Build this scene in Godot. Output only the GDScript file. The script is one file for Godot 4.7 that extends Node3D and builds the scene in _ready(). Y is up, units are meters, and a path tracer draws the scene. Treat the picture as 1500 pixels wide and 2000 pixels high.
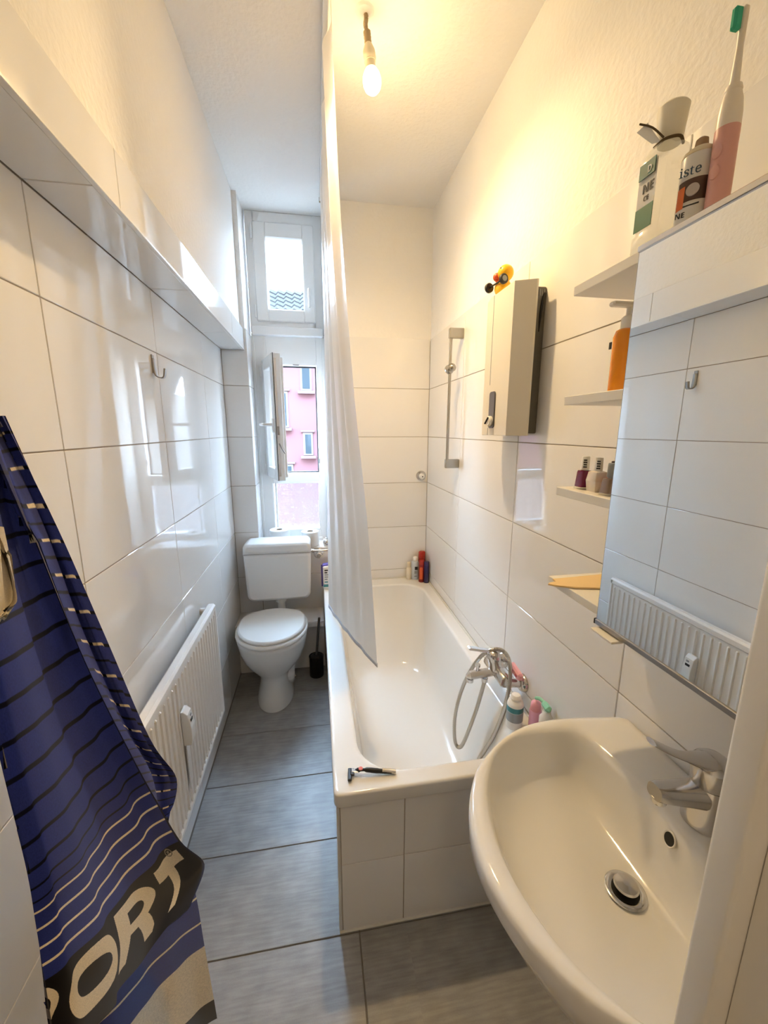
extends Node3D
# A narrow tiled bathroom. Left wall face x = 0, right wall face x = W, tiled back wall face z = 0, floor y = 0.

const W := 1.267
const CEIL := 2.858
const PITCH := 0.3025
const H0 := 0.6155
const ROWS := [0.0105, 0.313, 0.6155, 0.918, 1.2205, 1.523, 1.8255]
const FRONT_NET := [[Vector3(0.070,1.617,1.983),Vector3(0.081,1.610,1.990),Vector3(0.079,1.601,1.978),Vector3(0.066,1.590,1.952),Vector3(0.058,1.577,1.933),Vector3(0.065,1.566,1.933),Vector3(0.078,1.558,1.942)],[Vector3(0.130,1.416,2.095),Vector3(0.141,1.418,2.093),Vector3(0.139,1.415,2.073),Vector3(0.126,1.410,2.036),Vector3(0.118,1.406,2.004),Vector3(0.125,1.407,1.991),Vector3(0.138,1.410,1.988)],[Vector3(0.190,1.259,2.177),Vector3(0.201,1.263,2.172),Vector3(0.199,1.259,2.147),Vector3(0.186,1.246,2.103),Vector3(0.178,1.238,2.062),Vector3(0.185,1.241,2.040),Vector3(0.198,1.244,2.028)],[Vector3(0.235,1.145,2.231),Vector3(0.246,1.150,2.224),Vector3(0.244,1.140,2.194),Vector3(0.231,1.116,2.143),Vector3(0.223,1.099,2.093),Vector3(0.230,1.099,2.062),Vector3(0.243,1.100,2.040)],[Vector3(0.250,1.098,2.255),Vector3(0.261,1.098,2.244),Vector3(0.259,1.080,2.211),Vector3(0.246,1.043,2.154),Vector3(0.238,1.012,2.095),Vector3(0.245,1.000,2.053),Vector3(0.258,0.986,2.017)],[Vector3(0.265,1.061,2.279),Vector3(0.276,1.056,2.266),Vector3(0.274,1.029,2.229),Vector3(0.261,0.977,2.166),Vector3(0.253,0.929,2.097),Vector3(0.260,0.900,2.041),Vector3(0.273,0.864,1.987)],[Vector3(0.272,1.033,2.292),Vector3(0.283,1.022,2.275),Vector3(0.281,0.983,2.233),Vector3(0.268,0.915,2.161),Vector3(0.260,0.844,2.077),Vector3(0.267,0.787,1.999),Vector3(0.280,0.711,1.912)],[Vector3(0.280,0.998,2.304),Vector3(0.291,0.992,2.292),Vector3(0.289,0.958,2.256),Vector3(0.276,0.895,2.195),Vector3(0.268,0.834,2.127),Vector3(0.275,0.797,2.072),Vector3(0.288,0.752,2.019)]]
const BACK_NET := [[Vector3(0.057,1.573,1.931),Vector3(0.053,1.576,1.915),Vector3(0.042,1.580,1.888),Vector3(0.050,1.583,1.888),Vector3(0.058,1.587,1.888)],[Vector3(0.107,1.427,1.964),Vector3(0.103,1.422,1.941),Vector3(0.092,1.413,1.904),Vector3(0.100,1.411,1.895),Vector3(0.108,1.408,1.886)],[Vector3(0.157,1.278,2.010),Vector3(0.153,1.259,1.978),Vector3(0.142,1.232,1.931),Vector3(0.150,1.218,1.912),Vector3(0.158,1.204,1.892)],[Vector3(0.197,1.145,2.018),Vector3(0.193,1.108,1.982),Vector3(0.182,1.055,1.928),Vector3(0.190,1.025,1.906),Vector3(0.198,0.991,1.881)],[Vector3(0.212,1.000,1.984),Vector3(0.208,0.959,1.943),Vector3(0.197,0.899,1.882),Vector3(0.205,0.871,1.855),Vector3(0.213,0.839,1.825)],[Vector3(0.217,0.852,1.966),Vector3(0.213,0.832,1.942),Vector3(0.202,0.794,1.901),Vector3(0.210,0.798,1.898),Vector3(0.218,0.804,1.896)]]
const LOW_NET := [[Vector3(0.225,0.957,2.233),Vector3(0.233,0.928,2.202),Vector3(0.228,0.872,2.140),Vector3(0.218,0.794,2.050),Vector3(0.220,0.718,1.953),Vector3(0.230,0.616,1.842)],[Vector3(0.228,0.902,2.226),Vector3(0.236,0.869,2.194),Vector3(0.231,0.803,2.132),Vector3(0.221,0.711,2.041),Vector3(0.223,0.620,1.944),Vector3(0.233,0.503,1.835)],[Vector3(0.232,0.819,2.215),Vector3(0.240,0.783,2.184),Vector3(0.235,0.709,2.122),Vector3(0.225,0.607,2.033),Vector3(0.227,0.510,1.940),Vector3(0.237,0.391,1.840)],[Vector3(0.237,0.726,2.203),Vector3(0.245,0.685,2.173),Vector3(0.240,0.600,2.111),Vector3(0.230,0.482,2.023),Vector3(0.232,0.371,1.934),Vector3(0.242,0.242,1.840)],[Vector3(0.240,0.680,2.202),Vector3(0.248,0.636,2.173),Vector3(0.243,0.544,2.111),Vector3(0.233,0.416,2.023),Vector3(0.235,0.297,1.934),Vector3(0.245,0.159,1.842)]]
const FLAP_NET := [[Vector3(0.200,1.481,2.156),Vector3(0.203,1.477,2.155),Vector3(0.199,1.471,2.144),Vector3(0.197,1.466,2.136),Vector3(0.202,1.463,2.137)],[Vector3(0.200,1.446,2.165),Vector3(0.203,1.441,2.161),Vector3(0.199,1.432,2.147),Vector3(0.197,1.424,2.135),Vector3(0.202,1.418,2.132)],[Vector3(0.200,1.407,2.175),Vector3(0.203,1.402,2.169),Vector3(0.199,1.394,2.153),Vector3(0.197,1.386,2.140),Vector3(0.202,1.381,2.135)],[Vector3(0.200,1.373,2.183),Vector3(0.203,1.374,2.181),Vector3(0.199,1.372,2.169),Vector3(0.197,1.371,2.160),Vector3(0.202,1.374,2.159)]]

var M := {}
var box_cache := {}
var used := {}
var rng := RandomNumberGenerator.new()

# ---------------------------------------------------------------- helpers
func thing(called: String, label: String, category: String, at := Vector3.ZERO, group := "", kind := "") -> Node3D:
	var o := Node3D.new()
	used[called] = used.get(called, 0) + 1
	o.name = called if used[called] == 1 else "%s_%03d" % [called, used[called] - 1]
	add_child(o)
	o.position = at
	o.set_meta("label", label)
	o.set_meta("category", category)
	if group: o.set_meta("group", group)
	if kind: o.set_meta("kind", kind)
	return o

func part(parent: Node3D, called: String, mesh: Mesh, mat: Material, xf := Transform3D.IDENTITY) -> MeshInstance3D:
	var o := MeshInstance3D.new()
	o.name = called
	o.mesh = mesh
	o.material_override = mat
	parent.add_child(o, true)
	o.global_transform = xf
	return o

func at(x: float, y: float, z: float) -> Transform3D:
	return Transform3D(Basis.IDENTITY, Vector3(x, y, z))

func turned(axis: Vector3, deg: float, p: Vector3) -> Transform3D:
	return Transform3D(Basis(axis, deg_to_rad(deg)), p)

# basis whose y axis points along d
func along(d: Vector3, p: Vector3) -> Transform3D:
	var y := d.normalized()
	var x := y.cross(Vector3(0.31, 0.2, 0.93)).normalized()
	return Transform3D(Basis(x, y, x.cross(y)), p)

func tri(st: SurfaceTool, a: Vector3, b: Vector3, c: Vector3) -> void:
	st.add_vertex(a); st.add_vertex(c); st.add_vertex(b)

# rings of equal length, wound counter-clockwise seen from outside when going up; strips get one smoothing group until a crease
func loft(rings: Array, closed := true, caps := [true, true], crease := 40.0, group0 := 1) -> ArrayMesh:
	var st := SurfaceTool.new()
	st.begin(Mesh.PRIMITIVE_TRIANGLES)
	loft_into(st, rings, closed, caps, crease, group0)
	st.generate_normals()
	return st.commit()

func loft_into(st: SurfaceTool, rings: Array, closed := true, caps := [true, true], crease := 40.0, group0 := 1) -> void:
	var g := group0
	var n: int = rings[0].size()
	var last: int = n if closed else n - 1
	for j in rings.size() - 1:
		var A: PackedVector3Array = rings[j]
		var B: PackedVector3Array = rings[j + 1]
		if j > 0:
			var C: PackedVector3Array = rings[j - 1]
			var worst := 0.0
			for i in range(0, n, maxi(1, n / 8)):
				var d0 := A[i] - C[i]
				var d1 := B[i] - A[i]
				if d0.length() > 1e-6 and d1.length() > 1e-6:
					worst = maxf(worst, d0.angle_to(d1))
			if rad_to_deg(worst) > crease: g += 1
		st.set_smooth_group(g)
		for i in last:
			var k := (i + 1) % n
			if A[i].distance_to(A[k]) > 1e-7: tri(st, A[i], A[k], B[k])
			if B[i].distance_to(B[k]) > 1e-7: tri(st, A[i], B[k], B[i])
	if closed:
		for e in 2:
			if not caps[e]: continue
			g += 1
			st.set_smooth_group(g)
			var R: PackedVector3Array = rings[0] if e == 0 else rings[rings.size() - 1]
			var c := Vector3.ZERO
			for p in R: c += p
			c /= n
			for i in n:
				var k := (i + 1) % n
				if e == 0: tri(st, R[k], R[i], c)
				else: tri(st, R[i], R[k], c)

func circle(r: float, y: float, seg := 24, sx := 1.0, sz := 1.0, cx := 0.0, cz := 0.0) -> PackedVector3Array:
	var o := PackedVector3Array()
	for i in seg:
		var a := -TAU * i / seg
		o.append(Vector3(cx + cos(a) * r * sx, y, cz + sin(a) * r * sz))
	return o

# profile of (radius, height), bottom to top
func lathe(prof: Array, seg := 24, sx := 1.0, sz := 1.0, caps := [true, true]) -> ArrayMesh:
	var rings := []
	for p in prof: rings.append(circle(maxf(p[0], 0.0002), p[1], seg, sx, sz))
	return loft(rings, true, caps)

# rounded rectangle in the xz plane
func rrect(cx: float, cz: float, hx: float, hz: float, r: float, y: float, k := 6) -> PackedVector3Array:
	var o := PackedVector3Array()
	r = minf(r, minf(hx, hz) - 0.0001)
	var corners := [[1, 1, 0.0], [-1, 1, 90.0], [-1, -1, 180.0], [1, -1, 270.0]]
	for c in corners:
		for i in k + 1:
			var a := deg_to_rad(c[2] + 90.0 * i / k)
			o.append(Vector3(cx + c[0] * (hx - r) + cos(a) * r, y, cz + c[1] * (hz - r) + sin(a) * r))
	o.reverse()
	return o

# box with chamfered edges, centred
func bbox(sx: float, sy: float, sz: float, b := 0.0015) -> ArrayMesh:
	var key := "%.4f %.4f %.4f %.4f" % [sx, sy, sz, b]
	if box_cache.has(key): return box_cache[key]
	var st := SurfaceTool.new()
	st.begin(Mesh.PRIMITIVE_TRIANGLES)
	st.set_smooth_group(-1)
	var h := Vector3(sx, sy, sz) * 0.5
	b = minf(b, minf(h.x, minf(h.y, h.z)) * 0.8)
	var q := func(a: Vector3, bb: Vector3, c: Vector3, d: Vector3) -> void:
		var n := (bb - a).cross(c - a)
		if n.dot(a + bb + c + d) > 0: tri(st, a, bb, c); tri(st, a, c, d)
		else: tri(st, a, c, bb); tri(st, a, d, c)
	for ax in 3:
		var u := (ax + 1) % 3
		var v := (ax + 2) % 3
		for s in [-1.0, 1.0]:
			var P := []
			for e in [[-1, -1], [1, -1], [1, 1], [-1, 1]]:
				var p := Vector3.ZERO
				p[ax] = s * h[ax]; p[u] = e[0] * (h[u] - b); p[v] = e[1] * (h[v] - b)
				P.append(p)
			q.call(P[0], P[1], P[2], P[3])
		for s in [-1.0, 1.0]:
			for t in [-1.0, 1.0]:
				var P := []
				for e in [-1.0, 1.0]:
					var p := Vector3.ZERO
					p[u] = s * h[u]; p[v] = t * (h[v] - b); p[ax] = e * (h[ax] - b)
					P.append(p)
				for e in [1.0, -1.0]:
					var p := Vector3.ZERO
					p[u] = s * (h[u] - b); p[v] = t * h[v]; p[ax] = e * (h[ax] - b)
					P.append(p)
				q.call(P[0], P[1], P[2], P[3])
	for i in 8:
		var s := Vector3(1 if i & 1 else -1, 1 if i & 2 else -1, 1 if i & 4 else -1)
		var a := Vector3(s.x * h.x, s.y * (h.y - b), s.z * (h.z - b))
		var c := Vector3(s.x * (h.x - b), s.y * h.y, s.z * (h.z - b))
		var d := Vector3(s.x * (h.x - b), s.y * (h.y - b), s.z * h.z)
		if (c - a).cross(d - a).dot(a) > 0: tri(st, a, c, d)
		else: tri(st, a, d, c)
	st.generate_normals()
	var m := st.commit()
	box_cache[key] = m
	return m

# box given by two corners
func bx(parent: Node3D, called: String, a: Vector3, b: Vector3, mat: Material, bev := 0.0015) -> MeshInstance3D:
	var s := (b - a).abs()
	var m := bbox(s.x, s.y, s.z, bev)
	var c := (a + b) * 0.5
	return part(parent, called, m, mat, at(c.x, c.y, c.z))

func smooth_path(pts: Array, each := 8) -> PackedVector3Array:
	var o := PackedVector3Array()
	for i in pts.size() - 1:
		var p0: Vector3 = pts[maxi(i - 1, 0)]
		var p1: Vector3 = pts[i]
		var p2: Vector3 = pts[i + 1]
		var p3: Vector3 = pts[mini(i + 2, pts.size() - 1)]
		for k in each: o.append(p1.cubic_interpolate(p2, p0, p3, float(k) / each))
	o.append(pts[-1])
	return o

# tube along a path; ripple gives the rings of a metal hose
func tube(path: PackedVector3Array, radius: float, seg := 12, ripple := 0.0, radii := []) -> ArrayMesh:
	var rings := []
	var t := (path[1] - path[0]).normalized()
	var nrm := t.cross(Vector3(0.3, 0.91, 0.17)).normalized()
	for i in path.size():
		var tn := (path[mini(i + 1, path.size() - 1)] - path[maxi(i - 1, 0)]).normalized()
		nrm = (nrm - tn * nrm.dot(tn)).normalized()
		var bn := tn.cross(nrm)
		var r := radius
		if radii.size(): r = radii[clampi(int(round(float(i) / (path.size() - 1) * (radii.size() - 1))), 0, radii.size() - 1)]
		if ripple > 0.0: r += ripple * (1.0 if i % 2 == 0 else -1.0)
		var ring := PackedVector3Array()
		for k in seg:
			var a := TAU * k / seg
			ring.append(path[i] + (nrm * cos(a) + bn * sin(a)) * r)
		rings.append(ring)
	return loft(rings, true, [true, true], 75.0)

# polygon (x, y) pushed along z from 0 to depth; the far edge is rounded by bev
func prism(poly: PackedVector2Array, depth: float, bev := 0.0, both := false) -> ArrayMesh:
	if Geometry2D.is_polygon_clockwise(poly) == false:
		poly = poly.duplicate()
	else:
		poly = poly.duplicate()
		poly.reverse()
	var n := poly.size()
	var nor := PackedVector2Array()
	for i in n:
		var e0 := (poly[i] - poly[(i + n - 1) % n]).normalized()
		var e1 := (poly[(i + 1) % n] - poly[i]).normalized()
		var m := Vector2(e0.y + e1.y, -e0.x - e1.x).normalized()
		var c := maxf(0.4, m.dot(Vector2(e1.y, -e1.x)))
		nor.append(m / c)
	# Geometry2D's idea of clockwise depends on the y axis: make sure that normals point outwards
	if Geometry2D.is_point_in_polygon(poly[0] + nor[0] * 1e-4, poly):
		for i in n: nor[i] = -nor[i]
	var lev := []
	if both and bev > 0.0: lev.append_array([[bev, 0.0], [bev * 0.3, bev * 0.3], [0.0, bev]])
	else: lev.append([0.0, 0.0])
	if bev > 0.0: lev.append_array([[0.0, depth - bev], [bev * 0.3, depth - bev * 0.3], [bev, depth]])
	else: lev.append([0.0, depth])
	var rings := []
	for l in lev:
		var r := PackedVector3Array()
		for i in n: r.append(Vector3(poly[i].x - nor[i].x * l[0], poly[i].y - nor[i].y * l[0], l[1]))
		rings.append(r)
	var st := SurfaceTool.new()
	st.begin(Mesh.PRIMITIVE_TRIANGLES)
	var area := 0.0
	for i in n: area += poly[i].cross(poly[(i + 1) % n])
	if area < 0.0:
		for r in rings: r.reverse()
	# side faces: flat between corners sharper than a facet, smooth on curves
	for j in rings.size() - 1:
		var A: PackedVector3Array = rings[j]
		var B: PackedVector3Array = rings[j + 1]
		for i in n:
			var k := (i + 1) % n
			st.set_smooth_group(-1 if n < 12 else 3)
			tri(st, A[i], A[k], B[k]); tri(st, A[i], B[k], B[i])
	for e in 2:
		st.set_smooth_group(-1)
		var R: PackedVector3Array = rings[0] if e == 0 else rings[rings.size() - 1]
		var flat := PackedVector2Array()
		for p in R: flat.append(Vector2(p.x, p.y))
		var T := Geometry2D.triangulate_polygon(flat)
		for i in range(0, T.size(), 3):
			var a := R[T[i]]
			var b := R[T[i + 1]]
			var c := R[T[i + 2]]
			var up := (b - a).cross(c - a).z > 0.0
			if up == (e == 1): tri(st, a, b, c)
			else: tri(st, a, c, b)
	st.generate_normals()
	return st.commit()

func rpoly(w: float, h: float, r: float, k := 6) -> PackedVector2Array:
	var o := PackedVector2Array()
	for p in rrect(0, 0, w / 2, h / 2, r, 0, k): o.append(Vector2(p.x, p.z))
	return o

# smooth surface through a net of points, given a thickness
func cloth(net: Array, fine := 6, thick := 0.004, ripple := 0.0) -> ArrayMesh:
	var nv := net.size()
	var nu: int = net[0].size()
	var rows := []
	for r in net: rows.append(smooth_path(r, fine))
	var cols: int = rows[0].size()
	var full := []
	for j in (nv - 1) * fine + 1: full.append(PackedVector3Array())
	for i in cols:
		var c := []
		for j in nv: c.append(rows[j][i])
		var s := smooth_path(c, fine)
		for j in s.size(): full[j].append(s[j])
	var m: int = full.size()
	var nor := []
	for j in m:
		var r := PackedVector3Array()
		for i in cols:
			var du: Vector3 = full[j][mini(i + 1, cols - 1)] - full[j][maxi(i - 1, 0)]
			var dv: Vector3 = full[mini(j + 1, m - 1)][i] - full[maxi(j - 1, 0)][i]
			var nn := du.cross(dv).normalized()
			if nn.x < 0: nn = -nn
			r.append(nn)
		nor.append(r)
	if ripple > 0.0:
		for j in m:
			for i in cols:
				var u := float(i) / (cols - 1)
				var v := float(j) / (m - 1)
				full[j][i] += nor[j][i] * ripple * (sin(u * 17.0 + v * 2.0) * 0.6 + sin(u * 29.0 - v * 3.0) * 0.4)
	var st := SurfaceTool.new()
	st.begin(Mesh.PRIMITIVE_TRIANGLES)
	var v := func(j: int, i: int, s: float) -> void:
		st.set_uv(Vector2(float(i) / (cols - 1), float(j) / (m - 1)))
		st.set_normal(nor[j][i] * s)
		st.add_vertex(full[j][i] + nor[j][i] * (thick * 0.5 * s))
	for s in [1.0, -1.0]:
		for j in m - 1:
			for i in cols - 1:
				var a: Vector3 = full[j][i]
				var front: bool = (full[j][i + 1] - a).cross(full[j + 1][i] - a).dot(nor[j][i]) * s > 0.0
				if front:
					v.call(j, i, s); v.call(j + 1, i, s); v.call(j, i + 1, s)
					v.call(j, i + 1, s); v.call(j + 1, i, s); v.call(j + 1, i + 1, s)
				else:
					v.call(j, i, s); v.call(j, i + 1, s); v.call(j + 1, i, s)
					v.call(j, i + 1, s); v.call(j + 1, i + 1, s); v.call(j + 1, i, s)
	var rim := []
	for i in cols: rim.append([0, i])
	for j in range(1, m): rim.append([j, cols - 1])
	for i in range(cols - 2, -1, -1): rim.append([m - 1, i])
	for j in range(m - 2, 0, -1): rim.append([j, 0])
	for e in rim.size():
		var a: Array = rim[e]
		var b: Array = rim[(e + 1) % rim.size()]
		for q in [[a, 1.0], [b, 1.0], [b, -1.0], [a, 1.0], [b, -1.0], [a, -1.0]]:
			v.call(q[0][0], q[0][1], q[1])
	return st.commit()

# rectangle list [u0, v0, u1, v1] of tiles on the plane o + u*U + v*V facing N; each tile a mesh of its own
func tiles(parent: Node3D, o: Vector3, U: Vector3, V: Vector3, rects: Array, mats: Array, gap := 0.0028, thick := 0.008, called := "tile") -> void:
	var N := U.cross(V)
	for r in rects:
		var w: float = r[2] - r[0] - gap
		var h: float = r[3] - r[1] - gap
		if w < 0.004 or h < 0.004: continue
		var c: Vector3 = o + U * ((r[0] + r[2]) * 0.5) + V * ((r[1] + r[3]) * 0.5) - N * (thick * 0.5 - rng.randf_range(0.0, 0.0002))
		var tilt := Basis(V, rng.randf_range(-0.0007, 0.0007)) * Basis(U, rng.randf_range(-0.0007, 0.0007))
		part(parent, called, bbox(w, h, thick, 0.0011), mats[rng.randi() % mats.size()], Transform3D(tilt * Basis(U, V, N), c))

func grid_rects(us: Array, vs: Array) -> Array:
	var o := []
	for i in us.size() - 1:
		for j in vs.size() - 1: o.append([us[i], vs[j], us[i + 1], vs[j + 1]])
	return o

# flat lettering as a thin solid
func letters(parent: Node3D, text: String, size: float, mat: Material, xf: Transform3D, font := "Droid Sans", bold := true) -> MeshInstance3D:
	var f := SystemFont.new()
	f.font_names = PackedStringArray([font])
	f.font_weight = 700 if bold else 400
	var t := TextMesh.new()
	t.text = text
	t.font = f
	t.font_size = 64
	t.pixel_size = size / 64.0
	t.depth = 0.0006
	t.curve_step = 2.0
	return part(parent, "lettering", t, mat, xf)

# ---------------------------------------------------------------- materials
func mat(key: String, c: Color, rough := 0.5, metal := 0.0, spec := 0.5) -> StandardMaterial3D:
	var m := StandardMaterial3D.new()
	m.resource_name = key
	m.albedo_color = c
	m.roughness = rough
	m.metallic = metal
	m.metallic_specular = spec
	M[key] = m
	return m

func noise_normal(freq: float, strength: float, seed_: int, oct := 3) -> NoiseTexture2D:
	var n := FastNoiseLite.new()
	n.noise_type = FastNoiseLite.TYPE_SIMPLEX_SMOOTH
	n.frequency = freq
	n.seed = seed_
	n.fractal_octaves = oct
	var t := NoiseTexture2D.new()
	t.width = 512
	t.height = 512
	t.seamless = true
	t.as_normal_map = true
	t.bump_strength = strength
	t.noise = n
	return t

func triplanar(m: StandardMaterial3D, scale: float) -> void:
	m.uv1_triplanar = true
	m.uv1_world_triplanar = true
	m.uv1_scale = Vector3.ONE * scale

func stone_image(base: Color, spread: float, sx: float, sy: float, seed_: int) -> ImageTexture:
	var n := FastNoiseLite.new()
	n.seed = seed_
	n.frequency = 1.0
	n.fractal_octaves = 4
	var n2 := FastNoiseLite.new()
	n2.seed = seed_ + 5
	n2.frequency = 1.0
	n2.fractal_octaves = 3
	var S := 512
	var im := Image.create(S, S, false, Image.FORMAT_RGB8)
	for y in S:
		for x in S:
			var u := float(x) / S
			var w := float(y) / S
			var a := n.get_noise_2d(u * sx, w * sy) * 0.6 + n2.get_noise_2d(u * 7.0, w * 7.0) * 0.5 + n.get_noise_2d(u * 160.0, w * 160.0) * 0.18
			var k := 1.0 + a * spread
			im.set_pixel(x, y, Color(base.r * k, base.g * k, base.b * k))
	return ImageTexture.create_from_image(im)

func make_materials() -> void:
	for i in 3:
		var t := mat("tile%d" % i, Color(0.955 - 0.005 * i, 0.95 - 0.005 * i, 0.943 - 0.006 * i), 0.03, 0.0, 0.55)
		t.normal_enabled = true
		t.normal_texture = noise_normal(0.004, 1.2, 40 + i, 2)
		t.normal_scale = 0.02
		triplanar(t, 2.0)
	mat("grout", Color(0.70, 0.65, 0.60), 0.9)
	mat("silicone", Color(0.86, 0.85, 0.82), 0.4)
	var p := mat("plaster", Color(0.96, 0.953, 0.94), 0.92, 0.0, 0.2)
	p.normal_enabled = true
	p.normal_texture = noise_normal(0.03, 5.0, 3, 4)
	p.normal_scale = 0.35
	triplanar(p, 2.6)
	mat("hall", Color(0.90, 0.88, 0.85), 0.9, 0.0, 0.2)
	mat("hall_floor", Color(0.55, 0.45, 0.36), 0.5)
	for i in 3:
		var f := mat("floor%d" % i, Color.WHITE, 0.34, 0.0, 0.45)
		f.albedo_texture = stone_image(Color(0.60 + 0.01 * i, 0.595 + 0.01 * i, 0.59 + 0.01 * i), 0.16, 5.0, 60.0, 11 + i)
		f.uv1_triplanar = true
		f.uv1_world_triplanar = true
		f.uv1_scale = Vector3(1.3, 1.3, 1.3)
	mat("floor_grout", Color(0.50, 0.48, 0.46), 0.9)
	mat("ceramic", Color(0.93, 0.925, 0.91), 0.06, 0.0, 0.55)
	mat("enamel", Color(0.925, 0.92, 0.905), 0.10, 0.0, 0.55)
	mat("plastic_white", Color(0.950, 0.950, 0.940), 0.28)
	mat("cistern", Color(0.955, 0.958, 0.955), 0.22)
	mat("upvc", Color(0.950, 0.950, 0.945), 0.22)
	mat("seal", Color(0.10, 0.07, 0.08), 0.6)
	mat("radiator", Color(0.955, 0.950, 0.940), 0.3)
	mat("chrome", Color(0.86, 0.86, 0.86), 0.10, 1.0)
	mat("chrome_dull", Color(0.82, 0.81, 0.80), 0.17, 1.0)
	mat("steel", Color(0.62, 0.61, 0.60), 0.3, 1.0)
	mat("brushed", Color(0.66, 0.65, 0.63), 0.25, 1.0)
	mat("hose", Color(0.74, 0.72, 0.68), 0.28, 1.0)
	mat("mirror", Color(0.94, 0.95, 0.95), 0.0, 1.0)
	mat("board", Color(0.93, 0.92, 0.89), 0.4)
	mat("heater", Color(0.92, 0.90, 0.85), 0.35)
	mat("heater_back", Color(0.42, 0.41, 0.39), 0.5)
	mat("display", Color(0.36, 0.36, 0.38), 0.3)
	mat("black", Color(0.03, 0.03, 0.035), 0.45)
	mat("dark_grey", Color(0.13, 0.13, 0.14), 0.5)
	mat("handle_grey", Color(0.36, 0.36, 0.37), 0.4)
	mat("door_paint", Color(0.960, 0.950, 0.925), 0.35)
	mat("paper", Color(0.95, 0.95, 0.94), 0.95, 0.0, 0.1)
	mat("card", Color(0.55, 0.47, 0.38), 0.9)
	var g := mat("glass", Color(1, 1, 1, 0.06), 0.0)
	g.transparency = BaseMaterial3D.TRANSPARENCY_ALPHA
	var tg := mat("textured_glass", Color(0.97, 0.98, 1.0, 0.05), 0.06)
	tg.refraction_enabled = true
	tg.refraction_scale = 0.05
	tg.normal_enabled = true
	tg.normal_texture = noise_normal(0.022, 24.0, 77, 3)
	tg.normal_scale = 1.0
	triplanar(tg, 4.0)
	var cu := mat("curtain", Color(0.96, 0.955, 0.945), 0.32, 0.0, 0.5)
	cu.backlight_enabled = true
	cu.backlight = Color(0.70, 0.69, 0.68)
	mat("hem", Color(0.74, 0.75, 0.78), 0.4)
	var bulb := mat("bulb_glow", Color(1, 0.97, 0.9), 0.3)
	bulb.emission_enabled = true
	bulb.emission = Color(1.0, 0.93, 0.74)
	bulb.emission_energy_multiplier = 6.0
	var lg := mat("lamp_glow", Color(1, 0.97, 0.92), 0.4)
	lg.emission_enabled = true
	lg.emission = Color(1.0, 0.92, 0.80)
	lg.emission_energy_multiplier = 1.2
	mat("socket", Color(0.86, 0.82, 0.72), 0.4)
	mat("rope", Color(0.66, 0.58, 0.46), 0.9)
	mat("pink_wall", Color(0.400, 0.290, 0.300), 0.9, 0.0, 0.05)
	mat("pale_wall", Color(0.500, 0.490, 0.480), 0.9, 0.0, 0.05)
	mat("far_frame", Color(0.420, 0.410, 0.400), 0.5, 0.0, 0.05)
	mat("far_sill", Color(0.380, 0.310, 0.310), 0.8, 0.0, 0.05)
	mat("far_pane", Color(0.170, 0.200, 0.220), 0.05, 0.0, 0.4)
	mat("roof_tile", Color(0.155, 0.160, 0.160), 0.7, 0.0, 0.05)
	mat("asphalt", Color(0.340, 0.340, 0.330), 0.9, 0.0, 0.05)
	mat("teal", Color(0.24, 0.55, 0.60), 0.4)
	mat("violet", Color(0.38, 0.33, 0.66), 0.4)
	mat("ink", Color(0.16, 0.17, 0.2), 0.6)
	mat("label_grey", Color(0.60, 0.62, 0.64), 0.6)

# ---------------------------------------------------------------- scene
func _ready() -> void:
	rng.seed = 20
	var cam := Camera3D.new()
	cam.name = "camera"
	cam.fov = 104.06
	cam.near = 0.02
	cam.position = Vector3(0.533, 1.5662, 2.6067)
	cam.rotation = Vector3(-0.2022, -0.1663, 0.0014)
	add_child(cam)
	var env := Environment.new()
	env.background_mode = Environment.BG_SKY
	env.tonemap_mode = Environment.TONE_MAPPER_LINEAR
	env.tonemap_exposure = 1.5
	env.sdfgi_enabled = true
	env.ssao_enabled = true
	env.ssil_enabled = true
	var sm := ProceduralSkyMaterial.new()
	sm.sky_top_color = Color(0.74, 0.87, 1.0)
	sm.sky_horizon_color = Color(0.84, 0.92, 1.0)
	sm.ground_bottom_color = Color(0.55, 0.55, 0.54)
	sm.ground_horizon_color = Color(0.72, 0.73, 0.74)
	sm.energy_multiplier = 42.0
	var sky := Sky.new()
	sky.sky_material = sm
	env.sky = sky
	var we := WorldEnvironment.new()
	we.name = "environment"
	we.environment = env
	add_child(we)
	make_materials()
	build_room()
	build_windows()
	build_outside()
	build_doorway()
	build_bath()
	build_toilet()
	build_radiator()
	build_basin()
	build_cabinet()
	build_heater()
	build_shower()
	build_curtain()
	build_bulb()
	build_towel()
	build_small_things()

func tile_mats() -> Array:
	return [M.tile0, M.tile1, M.tile2]

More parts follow.
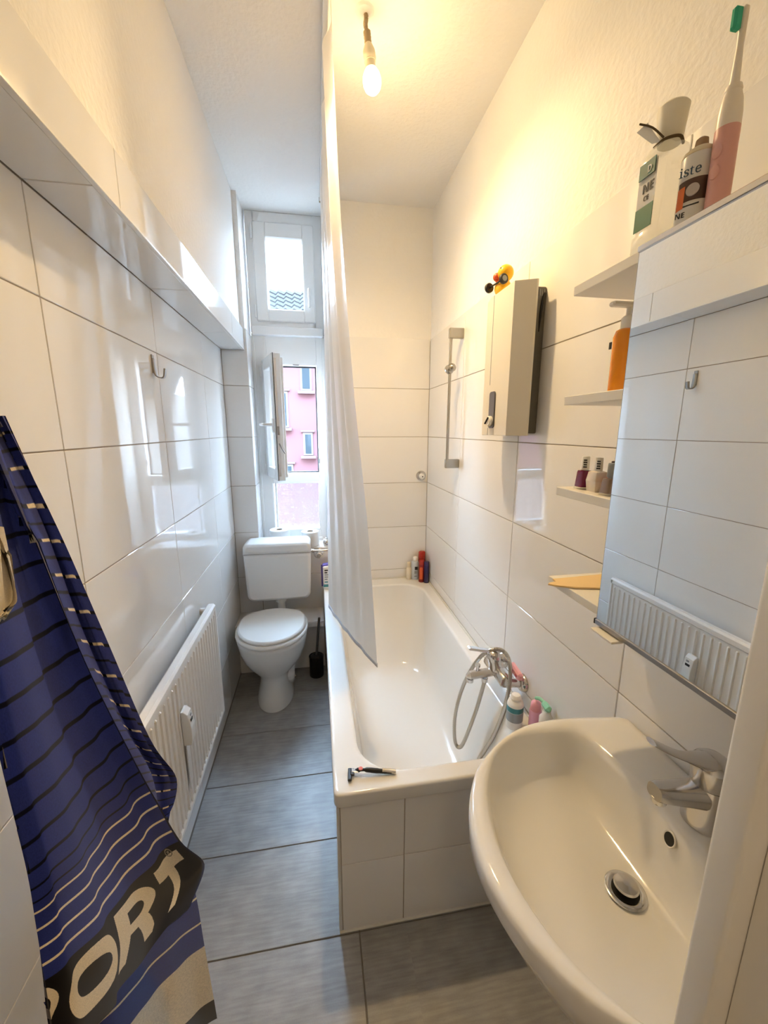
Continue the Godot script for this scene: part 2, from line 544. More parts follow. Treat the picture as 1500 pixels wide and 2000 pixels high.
func build_room() -> void:
	var T := tile_mats()
	# floor
	var f := thing("floor", "grey stone-look floor tiles laid across the narrow bathroom", "floor", Vector3(0.6, 0, 1.2), "", "structure")
	bx(f, "screed", Vector3(-0.15, -0.2, -0.2), Vector3(W + 0.15, -0.004, 2.56), M.floor_grout, 0.0)
	var zs := [0.06]
	for i in 8: zs.append(0.376 + 0.313 * i)
	zs[-1] = 2.56
	tiles(f, Vector3.ZERO, Vector3.BACK, Vector3.RIGHT, grid_rects(zs, [0.0, 0.62, W]), [M.floor0, M.floor1, M.floor2], 0.004)
	# ceiling
	var c := thing("ceiling", "white rough-plastered bathroom ceiling above the bare bulb", "ceiling", Vector3(0.6, CEIL, 1.2), "", "structure")
	bx(c, "plaster", Vector3(-0.15, CEIL, -0.28), Vector3(W + 0.15, CEIL + 0.2, 2.56), M.plaster, 0.0)
	# left wall with a projecting upper part
	var l := thing("wall_left", "white glossy tiled wall with projecting plastered upper part above the radiator", "wall", Vector3(-0.07, 0, 1.2), "", "structure")
	bx(l, "masonry", Vector3(-0.15, 0, -0.2), Vector3(-0.0035, 2.04, 2.56), M.grout, 0.0)
	bx(l, "plaster", Vector3(-0.15, 2.0375, -0.003), Vector3(0.115, CEIL, 2.56), M.plaster, 0.002)
	var zj := [0.0, 0.4349, 1.0374, 1.6399, 2.2424, 2.41]
	var us := []
	for i in zj.size(): us.append(2.41 - zj[zj.size() - 1 - i])
	tiles(l, Vector3(0, 0, 2.41), Vector3.FORWARD, Vector3.UP, grid_rects(us, ROWS + [2.0295]), T)
	tiles(l, Vector3(0, 2.0295, 0), Vector3.RIGHT, Vector3.BACK, grid_rects([0.0, 0.123], zj), T)
	us = []
	for z in [2.41, 2.15, 1.5475, 0.945, 0.3425, 0.0]: us.append(2.41 - z)
	tiles(l, Vector3(0.132, 0, 2.41), Vector3.FORWARD, Vector3.UP, grid_rects(us, [2.031, 2.150]), T, 0.0022, 0.014)
	bx(l, "edge_profile", Vector3(0.122, 2.0285, 0.0), Vector3(0.1335, 2.0345, 2.41), M.upvc, 0.001)
	# right wall
	var r := thing("wall_right", "white tiled wall with plaster above behind bathtub, basin and water heater", "wall", Vector3(W + 0.07, 0, 1.2), "", "structure")
	bx(r, "masonry", Vector3(W + 0.0035, 0, -0.2), Vector3(W + 0.15, 2.12, 2.56), M.grout, 0.0)
	bx(r, "plaster", Vector3(W + 0.003, 2.118, -0.2), Vector3(W + 0.15, CEIL, 2.56), M.plaster, 0.0)
	var rz := [0.0, 0.6124, 1.2149, 1.8174, 2.41]
	tiles(r, Vector3(W, 0, 0), Vector3.BACK, Vector3.UP, grid_rects(rz, [0.553] + ROWS.slice(2) + [2.128]), T)
	tiles(r, Vector3(W, 0, 0), Vector3.BACK, Vector3.UP, grid_rects([1.64, 1.8174, 2.41], [0.0105, 0.313, 0.553]), T)
	# back wall
	var b := thing("wall_back", "white tiled end wall beside the window behind toilet and bathtub", "wall", Vector3(0.6, 0, -0.1), "", "structure")
	bx(b, "masonry", Vector3(-0.15, 0, -0.28), Vector3(0.1411, 2.0295, -0.0035), M.grout, 0.0)
	bx(b, "plaster", Vector3(-0.15, 2.0295, -0.28), Vector3(0.1411, CEIL, -0.004), M.plaster, 0.0)
	bx(b, "masonry", Vector3(0.1411, 0, -0.28), Vector3(0.613, 0.785, -0.0035), M.grout, 0.0)
	bx(b, "masonry", Vector3(0.613, 0, -0.28), Vector3(W + 0.15, 2.118, -0.0035), M.grout, 0.0)
	bx(b, "plaster", Vector3(0.613, 2.118, -0.28), Vector3(W + 0.15, CEIL, -0.003), M.plaster, 0.0)
	tiles(b, Vector3.ZERO, Vector3.RIGHT, Vector3.UP, grid_rects([0.0, 0.1486], ROWS + [2.0295]), T)
	tiles(b, Vector3.ZERO, Vector3.RIGHT, Vector3.UP, grid_rects([0.1486, 0.613], [0.0105, 0.313, 0.6155, 0.785]), T)
	tiles(b, Vector3.ZERO, Vector3.RIGHT, Vector3.UP, grid_rects([0.613, 0.6645, W], [0.553] + ROWS.slice(2) + [2.128]), T)
	tiles(b, Vector3(0.1486, 0, 0), Vector3.FORWARD, Vector3.UP, grid_rects([0.0, 0.196], [0.80] + ROWS.slice(3) + [2.15]), T, 0.0028, 0.0075)
	# boxed pipe ledge behind the toilet
	b = thing("trim_2", "low tiled pipe ledge along the end wall behind the toilet", "ledge", Vector3(0.27, 0, 0.1), "", "structure")
	bx(b, "masonry", Vector3(0.0, 0, -0.003), Vector3(0.55, 0.33, 0.122), M.grout, 0.0)
	bx(b, "slab", Vector3(0.0, 0.33, -0.003), Vector3(0.55, 0.362, 0.202), M.grout, 0.0)
	tiles(b, Vector3(0, 0, 0.13), Vector3.RIGHT, Vector3.UP, grid_rects([0.0, 0.1486, 0.55], [0.0, 0.313, 0.33]), T)
	tiles(b, Vector3(0, 0, 0.21), Vector3.RIGHT, Vector3.UP, grid_rects([0.0, 0.1486, 0.55], [0.331, 0.362]), T, 0.002)
	tiles(b, Vector3(0, 0.37, 0.0), Vector3.BACK, Vector3.RIGHT, grid_rects([0.0, 0.21], [0.0, 0.1486, 0.55]), T)

func build_doorway() -> void:
	var w := thing("wall_front", "white plastered wall around the open bathroom doorway", "wall", Vector3(0.6, 0, 2.48), "", "structure")
	bx(w, "plaster", Vector3(-0.15, 0, 2.41), Vector3(0.15, CEIL, 2.56), M.plaster, 0.0)
	bx(w, "plaster", Vector3(0.915, 0, 2.41), Vector3(W + 0.15, CEIL, 2.56), M.plaster, 0.0)
	bx(w, "plaster", Vector3(0.15, 2.05, 2.41), Vector3(0.915, CEIL, 2.56), M.plaster, 0.0)
	var d := thing("door_1", "off-white painted wooden door frame with rounded edge beside the basin", "door frame", Vector3(0.9, 0, 2.42), "", "structure")
	var post := PackedVector2Array()
	for p in rpoly(0.04, 0.028, 0.004, 4): post.append(p + Vector2(0.899, 2.3735))
	part(d, "stop_post", prism(post, 2.09, 0.0), M.door_paint, Transform3D(Basis(Vector3.RIGHT, Vector3.BACK, Vector3.DOWN), Vector3(0, 2.09, 0)))
	bx(d, "lining", Vector3(0.902, 0, 2.386), Vector3(0.916, 2.06, 2.58), M.door_paint, 0.003)
	bx(d, "lining", Vector3(0.149, 0, 2.386), Vector3(0.163, 2.06, 2.58), M.door_paint, 0.003)
	bx(d, "lintel", Vector3(0.149, 2.04, 2.36), Vector3(0.916, 2.06, 2.58), M.door_paint, 0.003)
	# hallway that closes the space behind
	var h := thing("wall_hallway", "plain pale hallway walls outside the bathroom doorway", "hallway", Vector3(0.6, 0, 3.4), "", "structure")
	bx(h, "floor", Vector3(-0.9, -0.2, 2.56), Vector3(2.1, 0.0, 4.4), M.hall_floor, 0.0)
	bx(h, "ceiling", Vector3(-0.9, CEIL, 2.56), Vector3(2.1, CEIL + 0.2, 4.4), M.hall, 0.0)
	bx(h, "wall", Vector3(-1.0, 0, 2.56), Vector3(-0.9, CEIL, 4.4), M.hall, 0.0)
	bx(h, "wall", Vector3(2.1, 0, 2.56), Vector3(2.2, CEIL, 4.4), M.hall, 0.0)
	bx(h, "wall", Vector3(-1.0, 0, 4.4), Vector3(2.2, CEIL, 4.5), M.hall, 0.0)
	bx(h, "wall", Vector3(-1.0, 0, 2.46), Vector3(-0.15, CEIL, 2.56), M.hall, 0.0)
	bx(h, "wall", Vector3(W + 0.15, 0, 2.46), Vector3(2.2, CEIL, 2.56), M.hall, 0.0)
	# hallway ceiling lamp
	var g := thing("hallway_lamp", "round opal glass ceiling lamp in the hallway outside the doorway", "lamp", Vector3(0.45, CEIL, 3.55))
	part(g, "base", lathe([[0.06, -0.03], [0.065, -0.02], [0.065, 0.0]], 28), M.upvc, at(0.45, CEIL, 3.55))
	part(g, "lamp_globe", lathe([[0.01, -0.19], [0.06, -0.175], [0.095, -0.13], [0.1, -0.09], [0.085, -0.05], [0.055, -0.025]], 32), M.lamp_glow, at(0.45, CEIL, 3.55))
	var l := OmniLight3D.new()
	l.name = "hallway_light"
	l.position = Vector3(0.45, CEIL - 0.1, 3.55)
	l.light_color = Color(1.0, 0.90, 0.76)
	l.light_energy = 0.3
	l.light_size = 0.09
	l.omni_range = 12.0
	l.omni_attenuation = 2.0
	l.shadow_enabled = true
	add_child(l)

func build_windows() -> void:
	var Z0 := -0.27
	var Z1 := -0.2
	var a := thing("window_1", "small closed white plastic window under the ceiling", "window", Vector3(0.37, 2.17, -0.24), "", "structure")
	bx(a, "frame", Vector3(0.1486, 2.17, Z0), Vector3(0.203, CEIL, Z1), M.upvc, 0.004)
	bx(a, "frame", Vector3(0.545, 2.17, Z0), Vector3(0.607, CEIL, Z1), M.upvc, 0.004)
	bx(a, "frame", Vector3(0.19, 2.785, Z0), Vector3(0.56, CEIL, Z1), M.upvc, 0.004)
	bx(a, "frame", Vector3(0.19, 2.17, Z0), Vector3(0.56, 2.25, Z1), M.upvc, 0.004)
	var s := Node3D.new(); s.name = "sash"; a.add_child(s)
	var gx0 := 0.268; var gx1 := 0.484; var gy0 := 2.312; var gy1 := 2.712
	bx(s, "stile", Vector3(0.192, 2.238, -0.26), Vector3(gx0, 2.798, -0.185), M.upvc, 0.006)
	bx(s, "stile", Vector3(gx1, 2.238, -0.26), Vector3(0.557, 2.798, -0.185), M.upvc, 0.006)
	bx(s, "rail", Vector3(gx0 - 0.004, gy1, -0.26), Vector3(gx1 + 0.004, 2.798, -0.1855), M.upvc, 0.006)
	bx(s, "rail", Vector3(gx0 - 0.004, 2.238, -0.26), Vector3(gx1 + 0.004, gy0, -0.1855), M.upvc, 0.006)
	bx(s, "pane", Vector3(gx0 - 0.003, gy0 - 0.003, -0.2405), Vector3(gx1 + 0.003, gy1 + 0.003, -0.2365), M.glass, 0.0)
	for y in [[2.255, 2.33], [2.70, 2.785]]:
		bx(a, "hinge", Vector3(0.182, y[0], -0.197), Vector3(0.192, y[1], -0.181), M.upvc, 0.003)
	bx(a, "handle_plate", Vector3(0.509, 2.375, -0.187), Vector3(0.531, 2.44, -0.178), M.upvc, 0.003)
	part(a, "handle", tube(smooth_path([Vector3(0.52, 2.425, -0.18), Vector3(0.52, 2.424, -0.15), Vector3(0.52, 2.405, -0.145), Vector3(0.52, 2.32, -0.146)], 6), 0.008, 10), M.upvc)
	part(a, "transom_rail", prism(rpoly(0.445, 0.052, 0.008), 0.034, 0.006), M.upvc, at(0.379, 2.178, -0.2))
	# lower window: panel, open casement, fixed textured pane
	var b := thing("window_2", "tall white window with open casement and textured glass pane above the sill", "window", Vector3(0.37, 0.8, -0.24), "", "structure")
	bx(b, "frame", Vector3(0.1486, 0.80, Z0), Vector3(0.234, 2.17, Z1), M.upvc, 0.004)
	bx(b, "frame", Vector3(0.548, 0.80, Z0), Vector3(0.607, 2.17, Z1), M.upvc, 0.004)
	bx(b, "trim_strip", Vector3(0.1486, 0.80, Z1 - 0.002), Vector3(0.166, 2.15, Z1 + 0.008), M.upvc, 0.002)
	bx(b, "trim_strip", Vector3(0.588, 0.80, Z1 - 0.002), Vector3(0.607, 2.15, Z1 + 0.008), M.upvc, 0.002)
	bx(b, "panel", Vector3(0.232, 1.98, Z0), Vector3(0.55, 2.17, Z1), M.upvc, 0.003)
	bx(b, "mid_rail", Vector3(0.232, 1.207, Z0), Vector3(0.55, 1.275, Z1), M.upvc, 0.004)
	bx(b, "bottom_rail", Vector3(0.232, 0.80, Z0), Vector3(0.55, 0.877, Z1), M.upvc, 0.004)
	bx(b, "bottom_rail", Vector3(0.24, 0.80, Z1), Vector3(0.56, 0.82, Z1 + 0.02), M.upvc, 0.004)
	# rubber seal round the opening, set back
	for q in [[Vector3(0.234, 1.275, -0.262), Vector3(0.242, 1.98, -0.25)], [Vector3(0.540, 1.275, -0.262), Vector3(0.548, 1.98, -0.25)], [Vector3(0.234, 1.972, -0.262), Vector3(0.548, 1.98, -0.25)], [Vector3(0.234, 1.275, -0.262), Vector3(0.548, 1.283, -0.25)]]:
		bx(b, "rubber_seal", q[0], q[1], M.seal, 0.001)
	bx(b, "latch_plate", Vector3(0.40, 1.979, -0.215), Vector3(0.44, 1.984, -0.198), M.steel, 0.001)
	bx(b, "latch_plate", Vector3(0.548, 1.34, -0.216), Vector3(0.556, 1.375, -0.196), M.steel, 0.001)
	# glazing bead and the fixed pane
	for q in [[Vector3(0.246, 0.868, -0.226), Vector3(0.258, 1.217, -0.199)], [Vector3(0.540, 0.868, -0.226), Vector3(0.552, 1.217, -0.199)], [Vector3(0.248, 1.205, -0.226), Vector3(0.55, 1.217, -0.199)], [Vector3(0.248, 0.868, -0.226), Vector3(0.55, 0.879, -0.199)]]:
		bx(b, "glazing_bead", q[0], q[1], M.upvc, 0.003)
	bx(b, "textured_pane", Vector3(0.234, 0.877, -0.24), Vector3(0.548, 1.207, -0.235), M.textured_glass, 0.0)
	# casement swung into the room
	var xf := Transform3D(Basis(Vector3.UP, deg_to_rad(-73.0)), Vector3(0.20, 1.262, -0.19))
	var c := Node3D.new(); c.name = "casement"; b.add_child(c)
	var Lc := 0.335
	var Hc := 0.738
	for q in [["stile", Vector3(0, 0, -0.05), Vector3(0.068, Hc, 0)], ["stile", Vector3(Lc - 0.068, 0, -0.05), Vector3(Lc, Hc, 0)], ["rail", Vector3(0.066, Hc - 0.07, -0.05), Vector3(Lc - 0.066, Hc, -0.0005)], ["rail", Vector3(0.066, 0, -0.05), Vector3(Lc - 0.066, 0.07, -0.0005)],
			["rebate", Vector3(Lc - 0.03, 0.018, -0.067), Vector3(Lc - 0.012, Hc - 0.018, -0.046)]]:
		var mid: Vector3 = (q[1] + q[2]) * 0.5
		var sz: Vector3 = q[2] - q[1]
		part(c, q[0], bbox(sz.x, sz.y, sz.z, 0.004), M.upvc, xf * Transform3D(Basis.IDENTITY, mid))
	part(c, "pane", bbox(Lc - 0.13, Hc - 0.13, 0.004, 0.0), M.glass, xf * at(Lc / 2, Hc / 2, -0.025))
	part(c, "rubber_seal", bbox(0.003, Hc - 0.004, 0.004, 0.0), M.seal, xf * at(Lc + 0.0005, Hc / 2, -0.006))
	part(c, "lock_strip", bbox(0.002, Hc - 0.06, 0.012, 0.0), M.chrome_dull, xf * at(Lc + 0.0008, Hc / 2, -0.017))
	part(c, "lock_case", bbox(0.004, 0.05, 0.013, 0.001), M.steel, xf * at(Lc + 0.002, 0.3, -0.018))
	part(c, "stay_arm", tube(PackedVector3Array([Vector3(0, 0, 0), Vector3(0.004, -0.03, -0.012), Vector3(0.005, -0.06, -0.03)]), 0.0035, 8), M.steel, xf * at(Lc + 0.004, 0.225, -0.02))
	part(c, "handle_plate", prism(rpoly(0.026, 0.085, 0.010), 0.009, 0.003), M.upvc, xf * at(Lc - 0.034, 0.33, 0))
	part(c, "handle", tube(smooth_path([Vector3(0, 0, 0.005), Vector3(0, 0, 0.045), Vector3(-0.01, 0.0, 0.056), Vector3(-0.05, 0.0, 0.058), Vector3(-0.11, 0.0, 0.056)], 6), 0.0095, 10), M.upvc, xf * at(Lc - 0.034, 0.335, 0))
	for y in [0.03, 0.66]:
		part(c, "hinge", lathe([[0.009, 0.0], [0.009, 0.07]], 12), M.upvc, xf * at(-0.006, y - 0.02, 0.002))
	# sill
	var sl := thing("trim_1", "white window sill board behind the cistern", "sill", Vector3(0.37, 0.785, -0.1), "", "structure")
	bx(sl, "board", Vector3(0.1415, 0.785, -0.2), Vector3(0.613, 0.80, 0.004), M.upvc, 0.004)
	# right reveal closing the niche
	bx(sl, "reveal", Vector3(0.607, 0.80, -0.2), Vector3(0.6135, CEIL, -0.003), M.plaster, 0.0)

func roof_mesh(x0: float, x1: float, eave: Vector2, ridge: Vector2) -> ArrayMesh:
	# eave / ridge as (y, z): overlapping rows of wavy tiles
	var st := SurfaceTool.new()
	st.begin(Mesh.PRIMITIVE_TRIANGLES)
	var n := int(eave.distance_to(ridge) / 0.26)
	var dir := (ridge - eave) / n
	var up := Vector2(-dir.y, dir.x).normalized()
	if up.x < 0: up = -up
	var cols := int((x1 - x0) / 0.24) * 8
	for j in n:
		for i in cols:
			var v := []
			for e in [[0, 0], [1, 0], [1, 1], [0, 1]]:
				var x: float = x0 + (x1 - x0) * (i + e[0]) / cols
				var wave := 0.028 * sin(TAU * (i + e[0]) / 8.0) + 0.012 * sin(2.0 * TAU * (i + e[0]) / 8.0)
				var p: Vector2 = eave + dir * (j + e[1] * 1.15) + up * (wave + (0.045 if e[1] == 0 else 0.0))
				v.append(Vector3(x, p.x, p.y))
			st.set_smooth_group(j)
			tri(st, v[0], v[1], v[2]); tri(st, v[0], v[2], v[3])
			var d := Vector3(0, up.x, up.y) * 0.04
			st.set_smooth_group(-1)
			tri(st, v[0] - d, v[1] - d, v[1]); tri(st, v[0] - d, v[1], v[0])
	st.generate_normals()
	return st.commit()

func far_window(parent: Node3D, x0: float, y0: float, x1: float, y1: float, z: float) -> void:
	var f := bx(parent, "window", Vector3(x0, y0, z - 0.08), Vector3(x1, y1, z + 0.02), M.far_frame, 0.01)
	var b := 0.055
	bx(f, "pane", Vector3(x0 + b, y0 + b, z), Vector3(x1 - b, y1 - b, z + 0.03), M.far_pane, 0.0)
	bx(parent, "sill", Vector3(x0 - 0.08, y0 - 0.09, z), Vector3(x1 + 0.08, y0 - 0.01, z + 0.12), M.far_sill, 0.01)
	bx(parent, "surround", Vector3(x0 - 0.06, y1, z), Vector3(x1 + 0.06, y1 + 0.06, z + 0.05), M.far_sill, 0.01)

func build_outside() -> void:
	var g := thing("ground", "grey courtyard ground between the houses outside", "ground", Vector3(0, -7, -8), "", "structure")
	bx(g, "paving", Vector3(-20, -7.3, -24), Vector3(20, -7, -1.2), M.asphalt, 0.0)
	# outer face of this house, which shades the courtyard
	var ow := thing("wall_outside", "rendered outer wall of this house around the bathroom window", "wall", Vector3(0, -7, -0.3), "", "structure")
	for q in [[-9.0, -7.0, 0.13, 9.5], [0.62, -7.0, 9.0, 9.5], [0.13, -7.0, 0.62, 0.79], [0.13, CEIL, 0.62, 9.5]]:
		bx(ow, "render", Vector3(q[0], q[1], -0.32), Vector3(q[2], q[3], -0.2801), M.pale_wall, 0.0)
	var p := thing("apartment_building", "pink rendered house with narrow white windows across the courtyard", "building", Vector3(-2, -7, -11))
	bx(p, "wall", Vector3(-7, -7, -13.5), Vector3(2.2, 3.95, -9), M.pink_wall, 0.0)
	part(p, "roof", roof_mesh(-7.2, 2.4, Vector2(3.85, -8.6), Vector2(5.72, -11.0)), M.roof_tile).set_meta("kind", "stuff")
	bx(p, "eave_board", Vector3(-7.2, 3.78, -8.9), Vector3(2.4, 3.9, -8.62), M.far_frame, 0.01)
	far_window(p, 0.16, 2.62, 0.47, 4.0 - 0.4, -9)
	far_window(p, -0.62, 1.63, -0.19, 2.6, -9)
	far_window(p, 0.18, 0.86, 0.45, 1.50, -9)
	far_window(p, -0.75, -0.35, -0.12, 0.62, -9)
	far_window(p, 0.2, -1.7, 0.5, -0.6, -9)
	far_window(p, -1.9, 2.0, -1.2, 3.3, -9)
	far_window(p, -1.9, -0.6, -1.2, 0.8, -9)
	var q := thing("neighbour_house", "cream house with tiled roof seen as reflection in the glossy wall tiles", "building", Vector3(5, -7, -9))
	bx(q, "wall", Vector3(2.5, -7, -11), Vector3(8.5, 2.35, -7.2), M.pale_wall, 0.0)
	part(q, "roof", roof_mesh(2.4, 8.7, Vector2(2.25, -6.9), Vector2(4.1, -9.3)), M.roof_tile).set_meta("kind", "stuff")

func build_bath() -> void:
	var T := tile_mats()
	var p := thing("bath_surround", "white tiled bath surround standing on the grey floor below the tub rim", "bath surround", Vector3(0.9, 0, 0.9))
	bx(p, "masonry", Vector3(0.562, 0, 1.60), Vector3(W, 0.5, 1.616), M.grout, 0.0)
	bx(p, "masonry", Vector3(0.562, 0, 0.212), Vector3(0.578, 0.5, 1.60), M.grout, 0.0)
	tiles(p, Vector3(0, 0, 1.62), Vector3.RIGHT, Vector3.UP, grid_rects([0.568, 0.7645, W], [0.004, 0.262, 0.508]), T)
	tiles(p, Vector3(0.558, 0, 0), Vector3.BACK, Vector3.UP, grid_rects([0.22, 0.42, 1.0225, 1.6175], [0.0, 0.262, 0.508]), T)
	bx(p, "corner_profile", Vector3(0.5575, 0, 1.612), Vector3(0.5675, 0.508, 1.6205), M.silicone, 0.002)
	bx(p, "silicone_bead", Vector3(0.558, 0.0, 1.618), Vector3(W, 0.006, 1.626), M.silicone, 0.002)
	var t := thing("bathtub", "white enamelled bathtub with wide rim along the tiled wall", "bathtub", Vector3(0.91, 0.13, 0.82))
	var Y := 0.55
	var cx := 0.9065
	var cz := 0.8265
	var hx := 0.3555
	var hz := 0.8235
	var rings := []
	var k := 8
	rings.append(rrect(cx, cz, hx - 0.02, hz - 0.02, 0.02, Y - 0.046, k))
	rings.append(rrect(cx, cz, hx - 0.002, hz - 0.002, 0.02, Y - 0.046, k))
	rings.append(rrect(cx, cz, hx, hz, 0.02, Y - 0.042, k))
	for q in 6:
		var an := deg_to_rad(18.0 * q)
		rings.append(rrect(cx, cz, hx - 0.008 * (1.0 - cos(an)), hz - 0.008 * (1.0 - cos(an)), 0.02, Y - 0.008 + 0.008 * sin(an), k))
	rings.append(rrect(cx, cz, hx - 0.012, hz - 0.012, 0.022, Y, k))
	# opening
	var ox := 0.913
	var oz := 0.855
	var ix := 0.283
	var iz := 0.735
	rings.append(rrect(ox, oz, ix + 0.012, iz + 0.012, 0.138, Y, k))
	for q in 6:
		var an := deg_to_rad(15.0 * q + 6.0)
		rings.append(rrect(ox, oz, ix + 0.008 - 0.014 * sin(an), iz + 0.008 - 0.014 * sin(an), 0.135, Y - 0.014 * (1.0 - cos(an)), k))
	rings.append(rrect(ox, oz + 0.01, ix - 0.018, iz - 0.035, 0.13, Y - 0.08, k))
	rings.append(rrect(ox, oz + 0.045, ix - 0.04, iz - 0.115, 0.14, Y - 0.22, k))
	rings.append(rrect(ox, oz + 0.075, ix - 0.055, iz - 0.19, 0.14, Y - 0.32, k))
	rings.append(rrect(ox, oz + 0.085, ix - 0.075, iz - 0.225, 0.13, Y - 0.375, k))
	rings.append(rrect(ox, oz + 0.09, ix - 0.105, iz - 0.265, 0.11, Y - 0.402, k))
	rings.append(rrect(ox, oz + 0.09, ix - 0.15, iz - 0.32, 0.08, Y - 0.412, k))
	rings.append(rrect(ox, oz + 0.09, 0.02, 0.02, 0.018, Y - 0.414, k))
	part(t, "shell", loft(rings, true, [false, true], 50.0), M.enamel)
	bx(t, "silicone_bead", Vector3(W - 0.009, 0.545, 0.0), Vector3(W - 0.0005, 0.5555, 1.65), M.silicone, 0.002)
	bx(t, "silicone_bead", Vector3(0.6, 0.545, 0.0005), Vector3(W, 0.5555, 0.009), M.silicone, 0.002)
	part(t, "waste", lathe([[0.03, 0.0], [0.03, 0.003], [0.026, 0.005], [0.01, 0.006]], 20), M.chrome, at(ox, Y - 0.414, 1.28))
	part(t, "overflow", lathe([[0.03, 0.0], [0.03, 0.006], [0.024, 0.011], [0.004, 0.012]], 20), M.chrome_dull, turned(Vector3.RIGHT, -80.0, Vector3(0.93, Y - 0.075, oz + iz - 0.026)))

func egg(cx: float, z0: float, z1: float, hw: float, y: float, back := 0.72, seg := 40) -> PackedVector3Array:
	# toilet outline: straight-ish back at z0, round front at z1
	var o := PackedVector3Array()
	var zc := z0 + (z1 - z0) * 0.46
	for i in seg:
		var a := -TAU * i / seg
		var s := sin(a)
		var c := cos(a)
		var x := c * hw
		var z := zc
		if s >= 0: z = zc + s * (z1 - zc)
		else:
			z = zc + signf(s) * pow(absf(s), 0.55) * (zc - z0)
			x = signf(c) * pow(absf(c), 0.8) * hw * lerpf(1.0, back, absf(s) ** 2.0)
		o.append(Vector3(cx + x, y, z))
	return o

func build_toilet() -> void:
	var cx := 0.247
	var t := thing("toilet", "white floor-standing toilet with closed lid in front of the tiled ledge", "toilet", Vector3(cx, 0, 0.4))
	var rings := []
	for q in [[0.235, 0.548, 0.104, 0.0, 0.95], [0.235, 0.548, 0.104, 0.025, 0.95], [0.24, 0.54, 0.096, 0.06, 0.95], [0.245, 0.522, 0.086, 0.11, 0.95], [0.245, 0.515, 0.083, 0.15, 0.95], [0.245, 0.517, 0.09, 0.18, 0.9], [0.24, 0.535, 0.115, 0.21, 0.88], [0.232, 0.562, 0.148, 0.25, 0.84], [0.222, 0.587, 0.172, 0.295, 0.8], [0.215, 0.603, 0.188, 0.345, 0.78], [0.211, 0.612, 0.196, 0.395, 0.75], [0.21, 0.614, 0.198, 0.416, 0.75], [0.215, 0.606, 0.191, 0.425, 0.75]]:
		rings.append(egg(cx, q[0], q[1], q[2], q[3], q[4]))
	part(t, "bowl", loft(rings, true, [true, true], 60.0), M.ceramic)
	var pts := smooth_path([Vector3(0.33, 0.06, 0.33), Vector3(0.335, 0.14, 0.40), Vector3(0.332, 0.20, 0.33), Vector3(0.30, 0.25, 0.28)], 6)
	part(t, "trap_bulge", tube(pts, 0.03, 12), M.ceramic)
	part(t, "fixing_cap", lathe([[0.011, 0], [0.011, 0.004], [0.006, 0.008]], 12), M.chrome_dull, turned(Vector3.FORWARD, 90.0, Vector3(0.362, 0.115, 0.385)))
	var seat := []
	for q in [[0.0, 0.4265], [0.004, 0.4265], [0.006, 0.432], [0.005, 0.441], [-0.002, 0.446]]:
		seat.append(egg(cx, 0.185 - q[0], 0.617 + q[0], 0.198 + q[0], q[1], 0.72))
	part(t, "seat_ring", loft(seat, true, [true, true], 60.0), M.plastic_white)
	var lid := []
	for q in [[-0.012, 0.447], [-0.006, 0.448], [-0.003, 0.455], [-0.006, 0.463], [-0.014, 0.467]]:
		lid.append(egg(cx, 0.18 - q[0] * 0.5, 0.612 + q[0], 0.196 + q[0], q[1], 0.72))
	part(t, "lid", loft(lid, true, [true, true], 60.0), M.plastic_white)
	part(t, "hinge_bar", tube(PackedVector3Array([Vector3(cx - 0.11, 0.442, 0.183), Vector3(cx + 0.11, 0.442, 0.183)]), 0.011, 12), M.plastic_white)
	part(t, "flush_pipe", lathe([[0.026, 0.371], [0.026, 0.40], [0.024, 0.44], [0.023, 0.475], [0.033, 0.48], [0.033, 0.502]], 20), M.plastic_white, at(0.278, 0, 0.105))
	# cistern on the wall
	var c := thing("cistern", "white plastic flush cistern on the tiles under the window sill", "cistern", Vector3(0.273, 0.53, 0.08))
	var body := PackedVector2Array()
	var bw := 0.196
	for q in [[-bw - 0.008, 0.81], [bw + 0.008, 0.81]]: body.append(Vector2(q[0], q[1]))
	for i in 9:
		var a := deg_to_rad(0.0 - 90.0 * i / 8)
		body.append(Vector2(bw - 0.045 + cos(a) * 0.045, 0.548 + sin(a) * 0.045))
	for i in 9:
		var a := deg_to_rad(-90.0 - 90.0 * i / 8)
		body.append(Vector2(-bw + 0.045 + cos(a) * 0.045, 0.548 + sin(a) * 0.045))
	part(c, "tank", prism(body, 0.152, 0.018), M.cistern, at(0.273, 0, 0.004))
	var top := PackedVector2Array()
	top.append(Vector2(-0.2075, 0.812))
	top.append(Vector2(0.2075, 0.812))
	for i in 7:
		var a := deg_to_rad(90.0 * i / 6)
		top.append(Vector2(0.2055 - 0.035 + cos(a) * 0.035, 0.848 + sin(a) * 0.035))
	for i in 7:
		var a := deg_to_rad(90.0 + 90.0 * i / 6)
		top.append(Vector2(-0.2055 + 0.035 + cos(a) * 0.035, 0.848 + sin(a) * 0.035))
	part(c, "cover", prism(top, 0.158, 0.02), M.cistern, at(0.273, 0.0, 0.004))
	# supply valve
	var v := thing("angle_valve", "chrome angle valve with round rosette and pipe beside the cistern", "valve", Vector3(0.522, 0.74, 0.02))
	part(v, "rosette", lathe([[0.034, 0.0], [0.034, 0.004], [0.025, 0.012], [0.016, 0.014]], 24), M.chrome, turned(Vector3.RIGHT, 90.0, Vector3(0.528, 0.757, 0.001)))
	part(v, "knob", lathe([[0.012, 0.0], [0.012, 0.03], [0.02, 0.032], [0.02, 0.05], [0.014, 0.055]], 18), M.chrome, turned(Vector3.RIGHT, 90.0, Vector3(0.528, 0.757, 0.005)))
	part(v, "pipe", tube(smooth_path([Vector3(0.478, 0.79, 0.05), Vector3(0.52, 0.789, 0.05), Vector3(0.58, 0.79, 0.045), Vector3(0.64, 0.791, 0.04)], 5), 0.008, 12), M.chrome)
